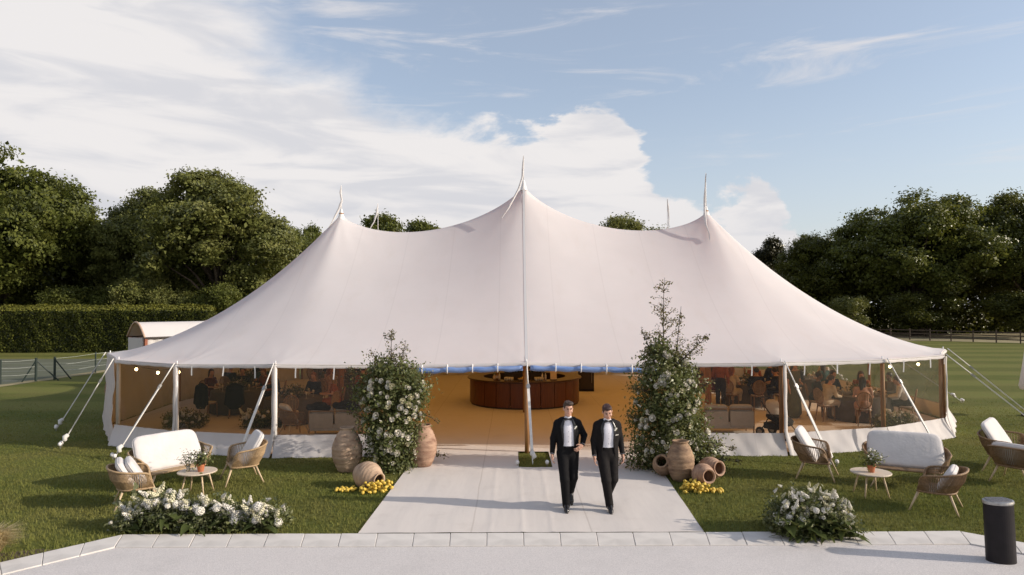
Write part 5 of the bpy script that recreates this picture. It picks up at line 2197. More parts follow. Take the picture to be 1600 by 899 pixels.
def hand_prims(f, W, d, n, curl=0.5, side=1, s=1.0, thumb=0.6):
    """palm, four bent fingers of different length and a thumb that leaves the side of the palm"""
    d = unit(np.array(d, float)[None])[0]
    n = np.array(n, float)
    n = unit((n - d * np.dot(n, d))[None])[0]
    b = np.cross(d, n) * side
    W = np.array(W, float)
    f.cone(W - d * .03, W + d * .03, .024 * s, .027 * s, .012)
    for k in (-.6, 0, .6):
        f.cone(W + d * .02 + b * k * .028 * s, W + d * .080 * s + b * k * .036 * s, .020 * s, .016 * s, .012)
    for i, (o, L) in enumerate(((-.030, .060), (-.010, .074), (.010, .078), (.030, .068))):
        p = W + d * .088 * s + b * o * s
        a = 0.0
        r = .0092 * s
        for j, fr in enumerate((.45, .32, .25)):
            a += curl * (0.5 + .45 * j)
            q = p + (d * math.cos(a) + n * math.sin(a)) * L * fr * 1.15 * s + b * o * .06
            f.cone(p, q, r, r * .92, .004)
            p = q
            r *= .94
    p = W + d * .03 * s + b * .030 * s
    q = p + (d * .6 + b * .75 + n * .35 * thumb) * .045 * s
    f.cone(p, q, .014 * s, .011 * s, .008)
    f.cone(q, q + (d * .95 + b * .1 + n * .3) * .034 * s, .011 * s, .009 * s, .004)


def body_field(J, h, slim=0.0, fingers=True):
    pts = np.array([v for k, v in J.items() if isinstance(v, tuple) and len(v) == 3 and k not in ('hdL', 'hdR', 'hnL', 'hnR')])
    f = Field(pts.min(0) - .22, pts.max(0) + .24, h)
    P, C, N, H = J['pelvis'], J['chest'], J['neck'], J['head']
    f.cone(P, C, .125 - slim, .135 - slim, .04, .70)
    f.cone(C, N, .130 - slim, .062, .05, .72)
    f.cone(J['shL'], J['shR'], .055, .055, .05)
    f.cone(N, H, .058, .054, .025)
    for s in 'LR':
        f.cone(J['sh' + s], J['el' + s], .050 - slim * .5, .040 - slim * .5, .03)
        f.cone(J['el' + s], J['wr' + s], .040 - slim * .5, .027, .02)
        f.cone(J['hip' + s], J['kn' + s], .082 - slim, .056 - slim * .5, .03)
        f.cone(J['kn' + s], J['an' + s], .054 - slim * .5, .038, .02)
        f.cone(J['an' + s], J['toe' + s], .032, .022, .02)
        if fingers:
            hand_prims(f, J['wr' + s], J['hd' + s], J['hn' + s], J.get('curl' + s, .45), J.get('sd' + s, 1))
        else:
            d = unit(np.array(J['hd' + s], float)[None])[0]
            w = np.array(J['wr' + s])
            f.cone(w, w + d * .14, .028, .018, .015)
    M = J.get('headM', Matrix.Identity(3))
    L = head_prims(f, H, M)
    return f, L, M


def suit_man(label, loc, rz, J, seed, hair, suit, boutonniere, square, group):
    root = thing('person', label, 'person', loc, rz, group)
    f, L, M = body_field(J, .0075, .022)
    body = obj('body', f.mesh('body', 'skin'), root)
    C, P = np.array(J['chest']), np.array(J['pelvis'])
    pts = np.array([v for k, v in J.items() if isinstance(v, tuple) and len(v) == 3 and k not in ('hdL', 'hdR', 'hnL', 'hnR')])
    lo, hi = pts.min(0) - .2, pts.max(0) + .2

    def torso(f, g):
        f.cone((P[0], P[1], P[2] + .02), (C[0], C[1], C[2] - .04), .158 + g, .185 + g, .04, .70)
        f.cone((C[0], C[1], C[2] - .04), (C[0], C[1] + .005, C[2] + .09), .185 + g, .150 + g, .05, .66)
        f.cone(tuple(np.array(J['shL']) + [-.035, 0, -.012]), tuple(np.array(J['shR']) + [.035, 0, -.012]), .058 + g, .058 + g, .06)
        f.cone((C[0], C[1], C[2] + .07), J['neck'], .150 + g, .062 + g, .07, .72)
        for s in 'LR':
            f.cone(tuple(np.array(J['neck']) + [.045 if s == 'L' else -.045, .012, -.035]), J['sh' + s], .046 + g, .050 + g, .05)
        return f

    def jacket(g):
        f = torso(Field(lo, hi, .0095), g)
        f.cone((P[0], P[1], P[2] - .13), (P[0], P[1], P[2] + .10), .182 + g, .165 + g, .05, .72)
        for s in 'LR':
            f.cone(J['sh' + s], J['el' + s], .060 + g, .051 + g, .03)
            w = np.array(J['wr' + s])
            e = np.array(J['el' + s])
            f.cone(J['el' + s], tuple(e + (w - e) * .93), .051 + g, .037 + g, .016)
        return f

    xc = C[0]
    zn = J['neck'][2]
    wide = lambda Z: np.interp(Z, [P[2] - .2, P[2] + .06, P[2] + .22, C[2] + .06, zn - .05, zn + .02], [.135, .095, .088, .088, .064, .050])
    open_side = J.get('flap', 0.0)
    fj = jacket(.006)
    # open front, hem, cut at the neck
    fj.clip(lambda X, Y, Z: np.minimum(wide(Z) - np.abs(X - xc - open_side * np.clip((C[2] - Z) / .4, 0, 1)), -(Y - C[1] + .015)))
    fj.clip(lambda X, Y, Z: (P[2] - .155) - Z + 0 * X + 0 * Y)
    fj.clip(lambda X, Y, Z: Z - zn - .012 + 0 * X + 0 * Y)
    fj.cone(tuple(np.array(J['neck']) + [0, -.01, -.08]), J['head'], .068, .066, .012, sub=True)
    # sleeves must not reach below the wrist of a hanging hand: shells are solid, the hand shows beyond
    jk = obj('jacket', fj.mesh('jacket', suit), root)
    fl = jacket(.013)
    fl.clip(lambda X, Y, Z: np.maximum(wide(Z) - np.abs(X - xc - open_side * np.clip((C[2] - Z) / .4, 0, 1)) - .004,
                                       np.abs(X - xc) - wide(Z) - np.interp(Z, [P[2] + .12, C[2] + .02, C[2] + .10, zn], [.004, .045, .052, .026])))
    fl.clip(lambda X, Y, Z: np.maximum(Y - C[1] + .02, np.maximum(P[2] + .12 - Z, Z - zn + .004)) + 0 * X)
    obj('lapels', fl.mesh('lapels', 'satin'), jk)
    fs = torso(Field(lo, hi, .0095), -.019)
    fs.clip(lambda X, Y, Z: np.maximum((P[2] + .06) - Z, Z - zn - .004) + 0 * X + 0 * Y)
    fs.cone((C[0], J['neck'][1] - .004, zn - .035), tuple(np.array(J['neck']) * .55 + np.array(J['head']) * .45 + [0, 0, -.052]), .066, .060, .01)
    sh = obj('shirt', fs.mesh('shirt', 'shirt'), root)
    for i in range(3):
        zz = C[2] - .02 - .09 * i
        yy = C[1] - .66 * (.172 - .012 * i) - .004
        MB().ball((xc, yy - .006, zz), (.006, .004, .006), 8, 5).build('button', 'satin', sh)
    for s in 'LR':
        w, e = np.array(J['wr' + s]), np.array(J['el' + s])
        d = unit((w - e)[None])[0]
        MB().tube([w - d * .045, w - d * .005], [.040, .041], 14).build('cuff', 'shirt', sh, smooth=True)
    ft = Field(lo, hi, .0095)
    ft.cone((P[0], P[1], P[2] - .04), (P[0], P[1], P[2] + .10), .158, .150, .04, .72)
    for s in 'LR':
        hip, kn, an = (np.array(J[q + s]) for q in ('hip', 'kn', 'an'))
        ft.cone(hip, kn, .104, .080, .03)
        ft.cone(kn, an + (kn - an) * .02, .080, .066, .02)
        ft.cone(an + (kn - an) * .10, an - (kn - an) * .06, .066, .064, .01, 1.12)
    ft.clip(lambda X, Y, Z: Z - (P[2] + .085) + 0 * X + 0 * Y)
    obj('trousers', ft.mesh('trousers', suit), root)
    for s in 'LR':
        an, toe = np.array(J['an' + s]), np.array(J['toe' + s])
        d = unit((toe - an)[None])[0]
        g = Field(np.minimum(an, toe) - .14, np.maximum(an, toe) + .16, .008)
        heel = an + np.array([0, .02, -.035])
        g.cone(heel, toe, .040, .034, .02, 1.0)
        g.cone(toe, toe + d * .055, .037, .028, .02)
        g.cone(an, toe, .050, .040, .02)
        g.cone(an, heel, .046, .044, .02)
        obj('shoe', g.mesh('shoe', 'shoe'), root)
    # bow tie
    Nk = np.array(J['neck'])
    by = Nk[1] - .072
    bt = MB()
    for q in (-1, 1):
        V = []
        for x, hz in ((.006, .010), (.030, .018), (.058, .026)):
            for yv in (-.012, .010):
                for z_ in (-hz, hz):
                    V.append((xc + q * x, by + yv, zn - .012 + z_))
        bt.add(V, [(0, 1, 5, 4), (2, 6, 7, 3), (0, 4, 6, 2), (1, 3, 7, 5), (4, 5, 9, 8), (6, 10, 11, 7), (4, 8, 10, 6), (5, 7, 11, 9), (8, 9, 11, 10)])
    bt.ball((xc, by, zn - .012), (.012, .016, .014), 8, 6)
    obj('bow_tie', bt.mesh('bow_tie', 'satin'), root)
    if boutonniere:
        c = np.array([xc + .115, C[1] - .115, C[2] + .045])
        bo = MB().ball(c, .020, 8, 6).ball(c + [.016, -.004, .014], .015, 8, 6).ball(c + [-.012, -.006, -.018], .014, 8, 6).build('boutonniere', 'petal', root, smooth=True)
        lv = MB()
        for a in (-.6, .5, 1.6, 2.6):
            lv.add([c, c + [.02 * math.cos(a) + .008, 0, .04 * math.sin(a) + .01], c + [.05 * math.cos(a), -.008, .05 * math.sin(a)], c + [.02 * math.cos(a) - .008, 0, .03 * math.sin(a) - .01]], [(0, 1, 2, 3)])
        me = lv.mesh('sprig', 'stem_green')
        obj('sprig', me, bo)
    if square:
        c = np.array([xc + .135, C[1] - .116, C[2] - .055])
        MB().add([c + [-.030, -.005, -.012], c + [.030, -.003, .002], c + [.034, -.006, .020], c + [.010, -.010, .014], c + [-.004, -.010, .020], c + [-.026, -.008, .006]],
                 [(0, 1, 2, 3, 4, 5)]).build('pocket_square', 'petal', root)
    # hair, brows, eyes, mouth
    H = np.array(J['head'])
    Mn = np.array(M)
    fh = Field(H - .17, H + .19, .0075)
    fh.ell(L(0, .020, .035), (.083, .098, .098), Mn, .01)
    fh.ell(L(0, -.035, .098), (.062, .056, .034), Mn, .03)
    fh.ell(L(.02, -.055, .105), (.05, .040, .026), Mn, .02)
    rgh = np.random.default_rng(seed)
    for i in range(16):
        a = rgh.uniform(-2.8, 2.8)
        fh.ell(L(.055 * math.sin(a), .005 + .05 * math.cos(a) - .02, .108 + rgh.uniform(-.012, .012)), (.022, .026, .018), Mn, .01)
    inv = M.inverted()

    def face_cut(X, Y, Z):
        x, y, z = X - H[0], Y - H[1], Z - H[2]
        yl = inv[1][0] * x + inv[1][1] * y + inv[1][2] * z
        zl = inv[2][0] * x + inv[2][1] * y + inv[2][2] * z
        front = np.maximum(-yl - .015 - .0 * zl, -(.072 - zl))      # keep the fringe above the forehead
        fa = np.minimum(-(yl + .045), .068 - zl)                     # region of the face
        low = np.minimum(-(zl + .030) + 0 * yl, 10)                  # below the hair line at the back
        side = np.minimum(-(yl - .004), -.004 - zl)
        return np.maximum(np.maximum(fa, low), side)
    fh.clip(face_cut)
    obj('hair', fh.mesh('hair', hair), root)
    for q in (-1, 1):
        MB().ball(tuple(L(q * .031, -.083, .011)), (.012, .008, .006), 8, 6).build('eye', 'eye', body, smooth=True)
        MB().tube([L(q * .016, -.094, .032), L(q * .034, -.092, .037), L(q * .050, -.080, .033)], [.004, .0055, .003], 6).build('eyebrow', hair, body, smooth=True)
    MB().tube([L(-.024, -.091, -.060), L(0, -.101, -.058), L(.024, -.091, -.060)], [.003, .0058, .003], 6).build('lips', 'lip', body, smooth=True)
    return root


# left man: one hand closing his jacket, right leg planted, left leg swinging behind
J1 = dict(pelvis=(0, 0, 1.0), chest=(.0, -.01, 1.36), neck=(.005, -.02, 1.555), head=(.005, -.045, 1.715),
          headM=Matrix.Rotation(R(9), 3, 'X') @ Matrix.Rotation(R(6), 3, 'Z') @ Matrix.Rotation(R(4), 3, 'Y'),
          shL=(.175, .0, 1.455), shR=(-.175, .0, 1.455), elL=(.295, .06, 1.24), wrL=(.235, -.135, 1.105), hdL=(-.75, -.25, -.55), hnL=(-.4, .9, .1), curlL=.35, sdL=-1,
          elR=(-.245, .03, 1.20), wrR=(-.272, -.03, .945), hdR=(-.02, -.18, -1), hnR=(.9, -.1, 0), curlR=.42, sdR=1,
          hipL=(.095, .01, .96), hipR=(-.095, -.01, .96), knR=(-.075, -.14, .53), anR=(-.045, -.10, .105), toeR=(-.055, -.23, .035),
          knL=(.085, -.05, .54), anL=(.075, .24, .235), toeL=(.080, .165, .085), flap=.012)
suit_man('man in black dinner suit walking, one hand at his open jacket, looking ahead', (0.95, 11.85, 0.034), R(3), J1, 1, 'hair_brown', 'suit', True, False, 'two men walking down the carpet')
# right man: looks down, both arms hang
J2 = dict(pelvis=(0, 0, .985), chest=(.0, -.015, 1.335), neck=(-.005, -.035, 1.53), head=(-.012, -.085, 1.675),
          headM=Matrix.Rotation(R(27), 3, 'X') @ Matrix.Rotation(R(-8), 3, 'Y'),
          shL=(.175, .0, 1.432), shR=(-.173, .0, 1.432), elL=(.238, .05, 1.185), wrL=(.262, -.01, .935), hdL=(.06, -.22, -1), hnL=(-.9, -.1, 0), curlL=.45, sdL=-1,
          elR=(-.232, .02, 1.175), wrR=(-.238, -.07, .925), hdR=(.0, -.25, -1), hnR=(.9, -.1, 0), curlR=.40, sdR=1,
          hipL=(.092, .01, .945), hipR=(-.092, -.01, .945), knR=(-.055, -.15, .525), anR=(.010, -.10, .105), toeR=(.005, -.235, .035),
          knL=(.090, -.07, .53), anL=(.045, .20, .200), toeL=(.045, .125, .065), flap=-.004)
suit_man('man in black dinner suit and pocket square walking with bowed head and hanging arms', (1.625, 11.80, 0.034), R(4), J2, 2, 'hair_auburn', 'suit_charcoal', True, True, 'two men walking down the carpet')


# ------------------------------------------------------------------ guests inside
def seated(lean, reach, turn):
    c, s = math.cos(lean), math.sin(lean)

    def tz(x, y, z):
        dy, dz = y, z - .58
        return (x, dy * c - dz * s, .58 + dz * c + dy * s)
    J = dict(pelvis=(0, .02, .60), chest=tz(0, 0, .93), neck=tz(0, -.01, 1.12), head=tz(0, -.03, 1.275), headM=Matrix.Rotation(turn, 3, 'Z') @ Matrix.Rotation(R(6) + lean * .4, 3, 'X'),
             hipL=(.09, 0, .56), hipR=(-.09, 0, .56), knL=(.12, -.42, .54), knR=(-.11, -.42, .54), anL=(.12, -.38, .12), anR=(-.12, -.44, .12), toeL=(.13, -.51, .06), toeR=(-.13, -.57, .06))
    for k, sx in (('L', 1), ('R', -1)):
        J['sh' + k] = tz(sx * .175, 0, 1.055)
        J['el' + k] = tz(sx * .245, -.06 - reach * .06, .82)
        w = tz(sx * (.12 + .05 * reach), -.24 - .16 * reach, .80 + .04 * reach)
        J['wr' + k] = w
        J['hd' + k] = (-sx * .35, -1, .05)
        J['hn' + k] = (0, 0, -1)
    return J


def guest_meshes(J, long_hair, dress, tag_):
    out = {}
    f, L, M = body_field(J, .016, .012, False)
    out['body'] = f.mesh('guest_body_' + tag_, 'skin')
    pts = np.array([v for k, v in J.items() if isinstance(v, tuple) and len(v) == 3 and k not in ('hdL', 'hdR', 'hnL', 'hnR')])
    lo, hi = pts.min(0) - .22, pts.max(0) + .22
    g = Field(lo, hi, .017)
    g.cone(J['pelvis'], J['chest'], .150, .160, .04, .78)
    g.cone(J['chest'], J['neck'], .155, .07, .05, .75)
    g.cone(J['shL'], J['shR'], .062, .062, .05)
    for s in 'LR':
        el = np.array(J['el' + s])
        sh = np.array(J['sh' + s])
        g.cone(sh, sh + (el - sh) * (.55 if dress else 1.0), .066, .058, .02)
        if not dress:
            wr = np.array(J['wr' + s])
            g.cone(el, el + (wr - el) * .9, .056, .042, .016)
    zn = J['neck'][2]
    g.clip(lambda X, Y, Z: Z - zn + .01 + 0 * X + 0 * Y)
    out['top'] = g.mesh('guest_top_' + tag_, 'cloth_navy')
    g = Field(lo, hi, .018)
    g.cone((0, .05, .58), (0, -.05, .56), .17, .16, .05, 1.0)
    for s in 'LR':
        g.cone(J['hip' + s], J['kn' + s], .105, .085, .04 if not dress else .12)
        an, kn = np.array(J['an' + s]), np.array(J['kn' + s])
        g.cone(kn, kn + (an - kn) * (.95 if not dress else .7), .078, .062 if not dress else .085, .03 if not dress else .12)
    out['lower'] = g.mesh('guest_lower_' + tag_, 'cloth_charcoal')
    H = np.array(J['head'])
    Mn = np.array(M)
    g = Field(H - np.array([.2, .2, .45]), H + .2, .013)
    g.ell(L(0, .022, .036), (.089, .104, .104), Mn, .01)
    if long_hair:
        g.cone(L(0, .06, .0), L(0, .085, -.26), .078, .05, .03)
        for q in (-1, 1):
            g.cone(L(q * .07, .02, .0), L(q * .075, .04, -.19), .034, .024, .02)
    inv = M.inverted()

    def cutf(X, Y, Z):
        x, y, z = X - H[0], Y - H[1], Z - H[2]
        yl = inv[1][0] * x + inv[1][1] * y + inv[1][2] * z
        zl = inv[2][0] * x + inv[2][1] * y + inv[2][2] * z
        fa = np.minimum(-(yl + .040), .060 - zl)
        return np.maximum(fa, (-(zl + .05)) if not long_hair else -1.0)
    g.clip(cutf)
    out['hair'] = g.mesh('guest_hair_' + tag_, 'hair_black')
    return out


GM = [guest_meshes(seated(R(6), .5, R(10)), False, False, 'a'), guest_meshes(seated(R(16), 1.0, R(-15)), False, False, 'b'),
      guest_meshes(seated(R(4), .4, R(-25)), True, True, 'c'), guest_meshes(seated(R(14), .9, R(20)), True, True, 'd')]
PARTN = {'body': 'body', 'top': 'top', 'lower': 'lower_garment', 'hair': 'hair'}


def guest(kind, loc, rz, top, low, hair, skin, label):
    root = thing('person', label, 'person', loc, rz, 'wedding guests at the tables')
    for k, me in GM[kind].items():
        o = obj(PARTN[k], me, root)
        o.material_slots[0].link = 'OBJECT'
        o.material_slots[0].material = MATS[{'body': skin, 'top': 'cloth_' + top, 'lower': 'cloth_' + low, 'hair': 'hair_' + hair}[k]]
    return root


def dining_chair_proto():
    root = thing('dining_chair', '', 'chair', (0, 0, -50))
    MB().lathe([(0, .43), (.21, .43), (.225, .445), (.22, .46), (0, .46)], 20, bottom=False).build('seat', 'chair_wood', root)
    cushion_mb(.20, .20, .03, .5, 16, 6).build('seat_pad', 'linen', root, smooth=True).location = (0, 0, .475)
    for sx in (-1, 1):
        MB().tube([(sx * .165, -.16, .44), (sx * .175, -.18, 0)], [.022, .014], 7).build('leg', 'chair_wood', root, smooth=True)
        MB().tube([(sx * .15, .17, .44), (sx * .17, .25, 0)], [.022, .014], 7).build('leg', 'chair_wood', root, smooth=True)
    Mb = Matrix.Translation((0, .20, .47)) @ Matrix.Rotation(R(-12), 4, 'X')
    ovl = [(.205 * math.cos(a), 0, .29 + .24 * math.sin(a)) for a in np.linspace(0, 2 * math.pi, 25)[:-1]]
    MB().tube(ovl, .018, 6, closed=True).tube([(-.12, 0, .10), (-.13, -.01, -.04)], .016, 6).tube([(.12, 0, .10), (.13, -.01, -.04)], .016, 6).xform(Mb).build('back_frame', 'chair_wood', root, smooth=True)
    lat = MB()
    for i in range(9):
        x = -.16 + .04 * i
        hz = .225 * math.sqrt(max(0, 1 - (x / .2) ** 2))
        lat.box((x, 0, .29), (.022, .008, 2 * hz))
    lat.xform(Mb).build('back_panel', 'rattan', root)
    return root


CHAIR = dining_chair_proto()
CHUSED = [False]


def chair(loc, rz, label, group):
    o = CHAIR if not CHUSED[0] else copy_tree(CHAIR)
    CHUSED[0] = True
    o.location = loc
    o.rotation_euler = (0, 0, rz)
    o['label'] = label
    o['group'] = group
    return o


FZ = 0.030
rp_ = random.Random(21)
TN = 0


def table(x, y, where, seats, seed, empties=()):
    """seats: list of (bearing deg, kind, top, low, hair, skin)"""
    root = thing('dining_table', 'round dining table under a dark cloth ' + where, 'table', (x, y, FZ))
    r = .84
    A = []
    for j, (rr, z) in enumerate(((0, .745), (.6, .745), (r, .742), (r + .015, .72), (r + .04, .4), (r + .06, .03))):
        A.append([((rr + (.025 * math.sin(k * .9 + seed) if j > 3 else 0)) * math.cos(k * math.pi / 24), (rr + (.025 * math.sin(k * .9 + seed) if j > 3 else 0)) * math.sin(k * math.pi / 24), z) for k in range(49)])
    MB().grid(np.array(A)).build('tablecloth', 'tablecloth', root, smooth=True)
    MB().tube([(0, 0, 0), (0, 0, .73)], .05, 8).build('pedestal', 'dark_wood', root)
    rg = np.random.default_rng(seed)
    cp = thing('centrepiece', 'green and white centrepiece on the table ' + where, 'flower arrangement', (x, y, FZ + .745))
    n = 420
    P = rg.normal(size=(n, 3)) * [.16, .16, .09] + [0, 0, .16]
    P[:, 2] = np.abs(P[:, 2])
    leaf_cloud(P, unit(rg.normal(size=(n, 3)) + [0, 0, .6]), rg.uniform(.05, .10, n), rg, 'leaf_floral', 'foliage', cp)
    MB().lathe([(.05, 0), (.09, .05), (.10, .10), (.08, .10), (0, .09)], 14).build('bowl', 'clay_pale', cp, smooth=True)
    for i in range(9):
        place_flower(ROSE[i % 3], 'rose', cp, tuple(rg.normal(size=3) * [.12, .12, .05] + [0, 0, .24]), (rg.normal(), rg.normal() - .5, 1), .8, rg)
    for i, s in enumerate(seats):
        a = R(s[0])
        px, py = x + 1.22 * math.cos(a), y + 1.22 * math.sin(a)
        rz = face(-math.cos(a), -math.sin(a))
        g = guest(s[1], (px, py, FZ), rz, s[2], s[3], s[4], s[5], s[6])
        chair((px, py, FZ), rz, 'oval-backed wooden dining chair ' + where, 'chairs ' + where)
        # plate and glass in front of each guest
    for a in empties:
        a = R(a)
        px, py = x + 1.25 * math.cos(a), y + 1.25 * math.sin(a)
        chair((px, py, FZ), face(-math.cos(a), -math.sin(a)), 'oval-backed wooden dining chair ' + where, 'chairs ' + where)
    for k in range(8):
        a = k * math.pi / 4 + .2
        g = tag(obj('wine_glass', GLASS, None, (x + .58 * math.cos(a), y + .58 * math.sin(a), FZ + .742)), 'stemmed wine glass standing on the dining table ' + where, 'glass', 'glasses ' + where)


GLASS = MB().lathe([(.0, 0), (.035, .0), (.034, .004), (.005, .01), (.005, .09), (.03, .12), (.038, .16), (.032, .20), (.030, .2), (.034, .16), (.026, .125), (0, .1)], 12, bottom=False).mesh('wine_glass', 'glass_clear', True)

S_, D_ = 'skin', 'skin_dark'
T1 = 'nearest the bare wooden side pole'
table(10.65, 21.05, T1, [
    (-112, 2, 'blush', 'blush', 'black', S_, 'black-haired guest in blush dress with her back turned near the wooden side pole'),
    (-30, 1, 'white', 'charcoal', 'brown', S_, 'guest in white shirt leaning over the table beside the wooden side pole'),
    (15, 0, 'grey', 'grey', 'black', D_, 'dark-skinned guest in grey jacket at the table by the wooden side pole'),
    (60, 3, 'rust', 'rust', 'brown', S_, 'brown-haired guest in rust dress at the far edge of the wooden-pole table'),
    (105, 0, 'navy', 'navy', 'black', S_, 'black-haired guest in navy suit facing out across the wooden-pole table'),
    (150, 0, 'charcoal', 'charcoal', 'black', D_, 'dark-skinned guest in charcoal suit at the table by the wooden side pole'),
    (195, 1, 'ivory', 'ivory', 'brown', S_, 'guest in ivory jacket leaning in at the table by the wooden side pole')], 101)
T2 = 'behind the stroller'
table(8.35, 24.3, T2, [
    (-135, 2, 'ivory', 'ivory', 'ginger', S_, 'ginger-haired guest in ivory dress with her back turned behind the pale sofa'),
    (-95, 0, 'navy', 'navy', 'black', S_, 'guest in navy suit with his back turned behind the stroller'),
    (-50, 1, 'charcoal', 'charcoal', 'brown', S_, 'guest in charcoal suit leaning at the table behind the stroller'),
    (5, 3, 'olive', 'olive', 'brown', S_, 'brown-haired guest in olive dress at the table behind the stroller'),
    (60, 0, 'rust', 'charcoal', 'ginger', S_, 'ginger-haired guest in rust shirt at the table behind the stroller'),
    (115, 3, 'sage', 'sage', 'blond', S_, 'blond guest in sage dress facing out at the table behind the stroller'),
    (170, 2, 'plum', 'plum', 'black', D_, 'dark-skinned guest in plum dress at the table behind the stroller')], 102)
T3 = 'by the clear back windows'
table(11.0, 26.2, T3, [
    (-120, 0, 'charcoal', 'charcoal', 'black', S_, 'guest in charcoal suit with his back turned at the table by the clear back windows'),
    (-70, 2, 'teal', 'teal', 'brown', S_, 'brown-haired guest in teal dress at the table by the clear back windows'),
    (20, 0, 'white', 'navy', 'black', D_, 'dark-skinned guest in white shirt at the table by the clear back windows'),
    (90, 3, 'mustard', 'mustard', 'black', S_, 'black-haired guest in mustard dress at the table by the clear back windows'),
    (160, 1, 'navy', 'navy', 'blond', S_, 'blond guest in navy suit at the table by the clear back windows')], 103)
T4 = 'behind the two floor flower masses'
table(-9.2, 23.0, T4, [
    (160, 2, 'plum', 'plum', 'brown', S_, 'brown-haired guest in plum dress at the table behind the two chairs with jackets'),
    (105, 0, 'charcoal', 'charcoal', 'black', S_, 'guest in charcoal suit facing out behind the two chairs with jackets'),
    (60, 3, 'rust', 'rust', 'ginger', S_, 'ginger-haired guest in rust dress behind the two chairs with jackets'),
    (20, 0, 'navy', 'navy', 'brown', S_, 'guest in navy suit at the table behind the two chairs with jackets')], 104, (-112, -72))
T5 = 'behind the grey sofa with coats'
table(-5.9, 25.4, T5, [
    (-120, 2, 'blush', 'blush', 'ginger', S_, 'ginger-haired guest in blush dress with her back turned behind the grey sofa'),
    (-60, 0, 'rust', 'charcoal', 'brown', S_, 'guest in rust shirt with his back turned behind the grey sofa'),
    (100, 0, 'charcoal', 'charcoal', 'black', S_, 'guest in charcoal suit facing out at the table behind the grey sofa'),
    (170, 3, 'olive', 'olive', 'black', S_, 'black-haired guest in olive dress at the table behind the grey sofa')], 105)
T6 = 'by the solid canvas end wall'
table(-10.2, 26.4, T6, [
    (-100, 0, 'navy', 'navy', 'black', S_, 'guest in navy suit with his back turned near the solid canvas end wall'),
    (-40, 3, 'teal', 'teal', 'blond', S_, 'blond guest in teal dress near the solid canvas end wall'),
    (90, 0, 'charcoal', 'charcoal', 'brown', S_, 'brown-haired guest in charcoal suit near the solid canvas end wall')], 106)
T9 = 'against the back wall behind the empty chairs'
table(-7.6, 29.6, T9, [
    (-120, 0, 'grey', 'grey', 'black', S_, 'guest in grey suit with his back turned at the back wall behind the empty chairs'),
    (-70, 2, 'mustard', 'mustard', 'black', S_, 'black-haired guest in mustard dress at the back wall behind the empty chairs'),
    (-20, 1, 'navy', 'navy', 'brown', S_, 'guest in navy suit leaning at the back wall behind the empty chairs'),
    (90, 3, 'ivory', 'ivory', 'blond', S_, 'blond guest in ivory dress facing out from the back wall')], 109)
T11 = 'against the back wall behind the mast'
table(7.6, 28.6, T11, [
    (-130, 0, 'charcoal', 'charcoal', 'brown', S_, 'brown-haired guest in charcoal suit with his back turned behind the mast'),
    (-80, 3, 'blush', 'blush', 'blond', S_, 'blond guest in blush dress with her back turned behind the mast'),
    (-30, 0, 'navy', 'navy', 'black', D_, 'dark-skinned guest in navy suit at the back-wall table behind the mast'),
    (80, 2, 'rust', 'rust', 'brown', S_, 'brown-haired guest in rust dress facing out at the back-wall table'),
    (140, 1, 'white', 'charcoal', 'black', S_, 'guest in white shirt leaning at the back-wall table behind the mast')], 110)
T12 = 'between the tub chair and the mast'
table(-6.7, 21.0, T12, [
    (20, 2, 'rust', 'rust', 'blond', S_, 'blond guest in rust dress at the table behind the indoor tub chair'),
    (75, 0, 'navy', 'navy', 'ginger', S_, 'ginger-haired guest in navy suit at the table behind the indoor tub chair')], 111, (-20, -75))
# two jackets over chair backs
for a, lb in ((-112, 'black jacket hung over a chair back near the flowers by the padded pole'), (-72, 'black jacket with pale sleeve hung over the other empty chair back')):
    a_ = R(a)
    px, py = -9.2 + 1.25 * math.cos(a_), 23.0 + 1.25 * math.sin(a_)
    rz = face(-math.cos(a_), -math.sin(a_))
    root = thing('jacket', lb, 'jacket', (px, py, FZ), rz)
    g = Field((-.34, .05, .3), (.34, .50, 1.12), .018)
    g.cone((-.17, .29, .98), (.17, .29, .98), .06, .06, .04)
    g.cone((0, .30, .93), (0, .32, .48), .20, .23, .05, .28)
    for q in (-1, 1):
        g.cone((q * .20, .30, .95), (q * .26, .32, .48), .06, .05, .02, .7)
    obj('cloth', g.mesh('jacket', 'suit'), root)
    MB().box((.0, .235, .96), (.06, .02, .10)).build('lining', 'cloth_grey', root)

# two guests on their feet
def stander(label, loc, rz, top, low, hair, skin, dress):
    J = dict(pelvis=(0, 0, .95), chest=(0, -.01, 1.28), neck=(0, -.01, 1.47), head=(0, -.03, 1.625), headM=Matrix.Rotation(R(10), 3, 'X'),
             hipL=(.09, 0, .91), hipR=(-.09, 0, .91), knL=(.09, -.03, .50), knR=(-.10, .02, .50), anL=(.09, .0, .10), anR=(-.10, .06, .10), toeL=(.10, -.14, .04), toeR=(-.11, -.08, .04),
             shL=(.175, 0, 1.40), shR=(-.175, 0, 1.40), elL=(.25, .02, 1.13), elR=(-.25, .02, 1.13), wrL=(.16, -.18, 1.05), wrR=(-.25, -.06, .90), hdL=(-.6, -.7, 0), hdR=(0, -.2, -1), hnL=(0, 0, -1), hnR=(1, 0, 0))
    ms = guest_meshes(J, dress, dress, 'standing')
    g = Field((-.45, -.4, -.02), (.45, .4, 1.3), .018)
    g.cone((0, 0, .95), (0, 0, 1.05), .165, .155, .04, .8)
    if dress:
        g.cone((0, 0, .92), (0, .01, .22), .18, .25, .05, .85)
    else:
        for s in 'LR':
            g.cone(J['hip' + s], J['kn' + s], .10, .075, .03)
            g.cone(J['kn' + s], J['an' + s], .075, .06, .02)
    ms['lower'] = g.mesh('guest_lower_standing', 'cloth_charcoal')
    GM.append(ms)
    return guest(len(GM) - 1, loc, rz, top, low, hair, skin, label)


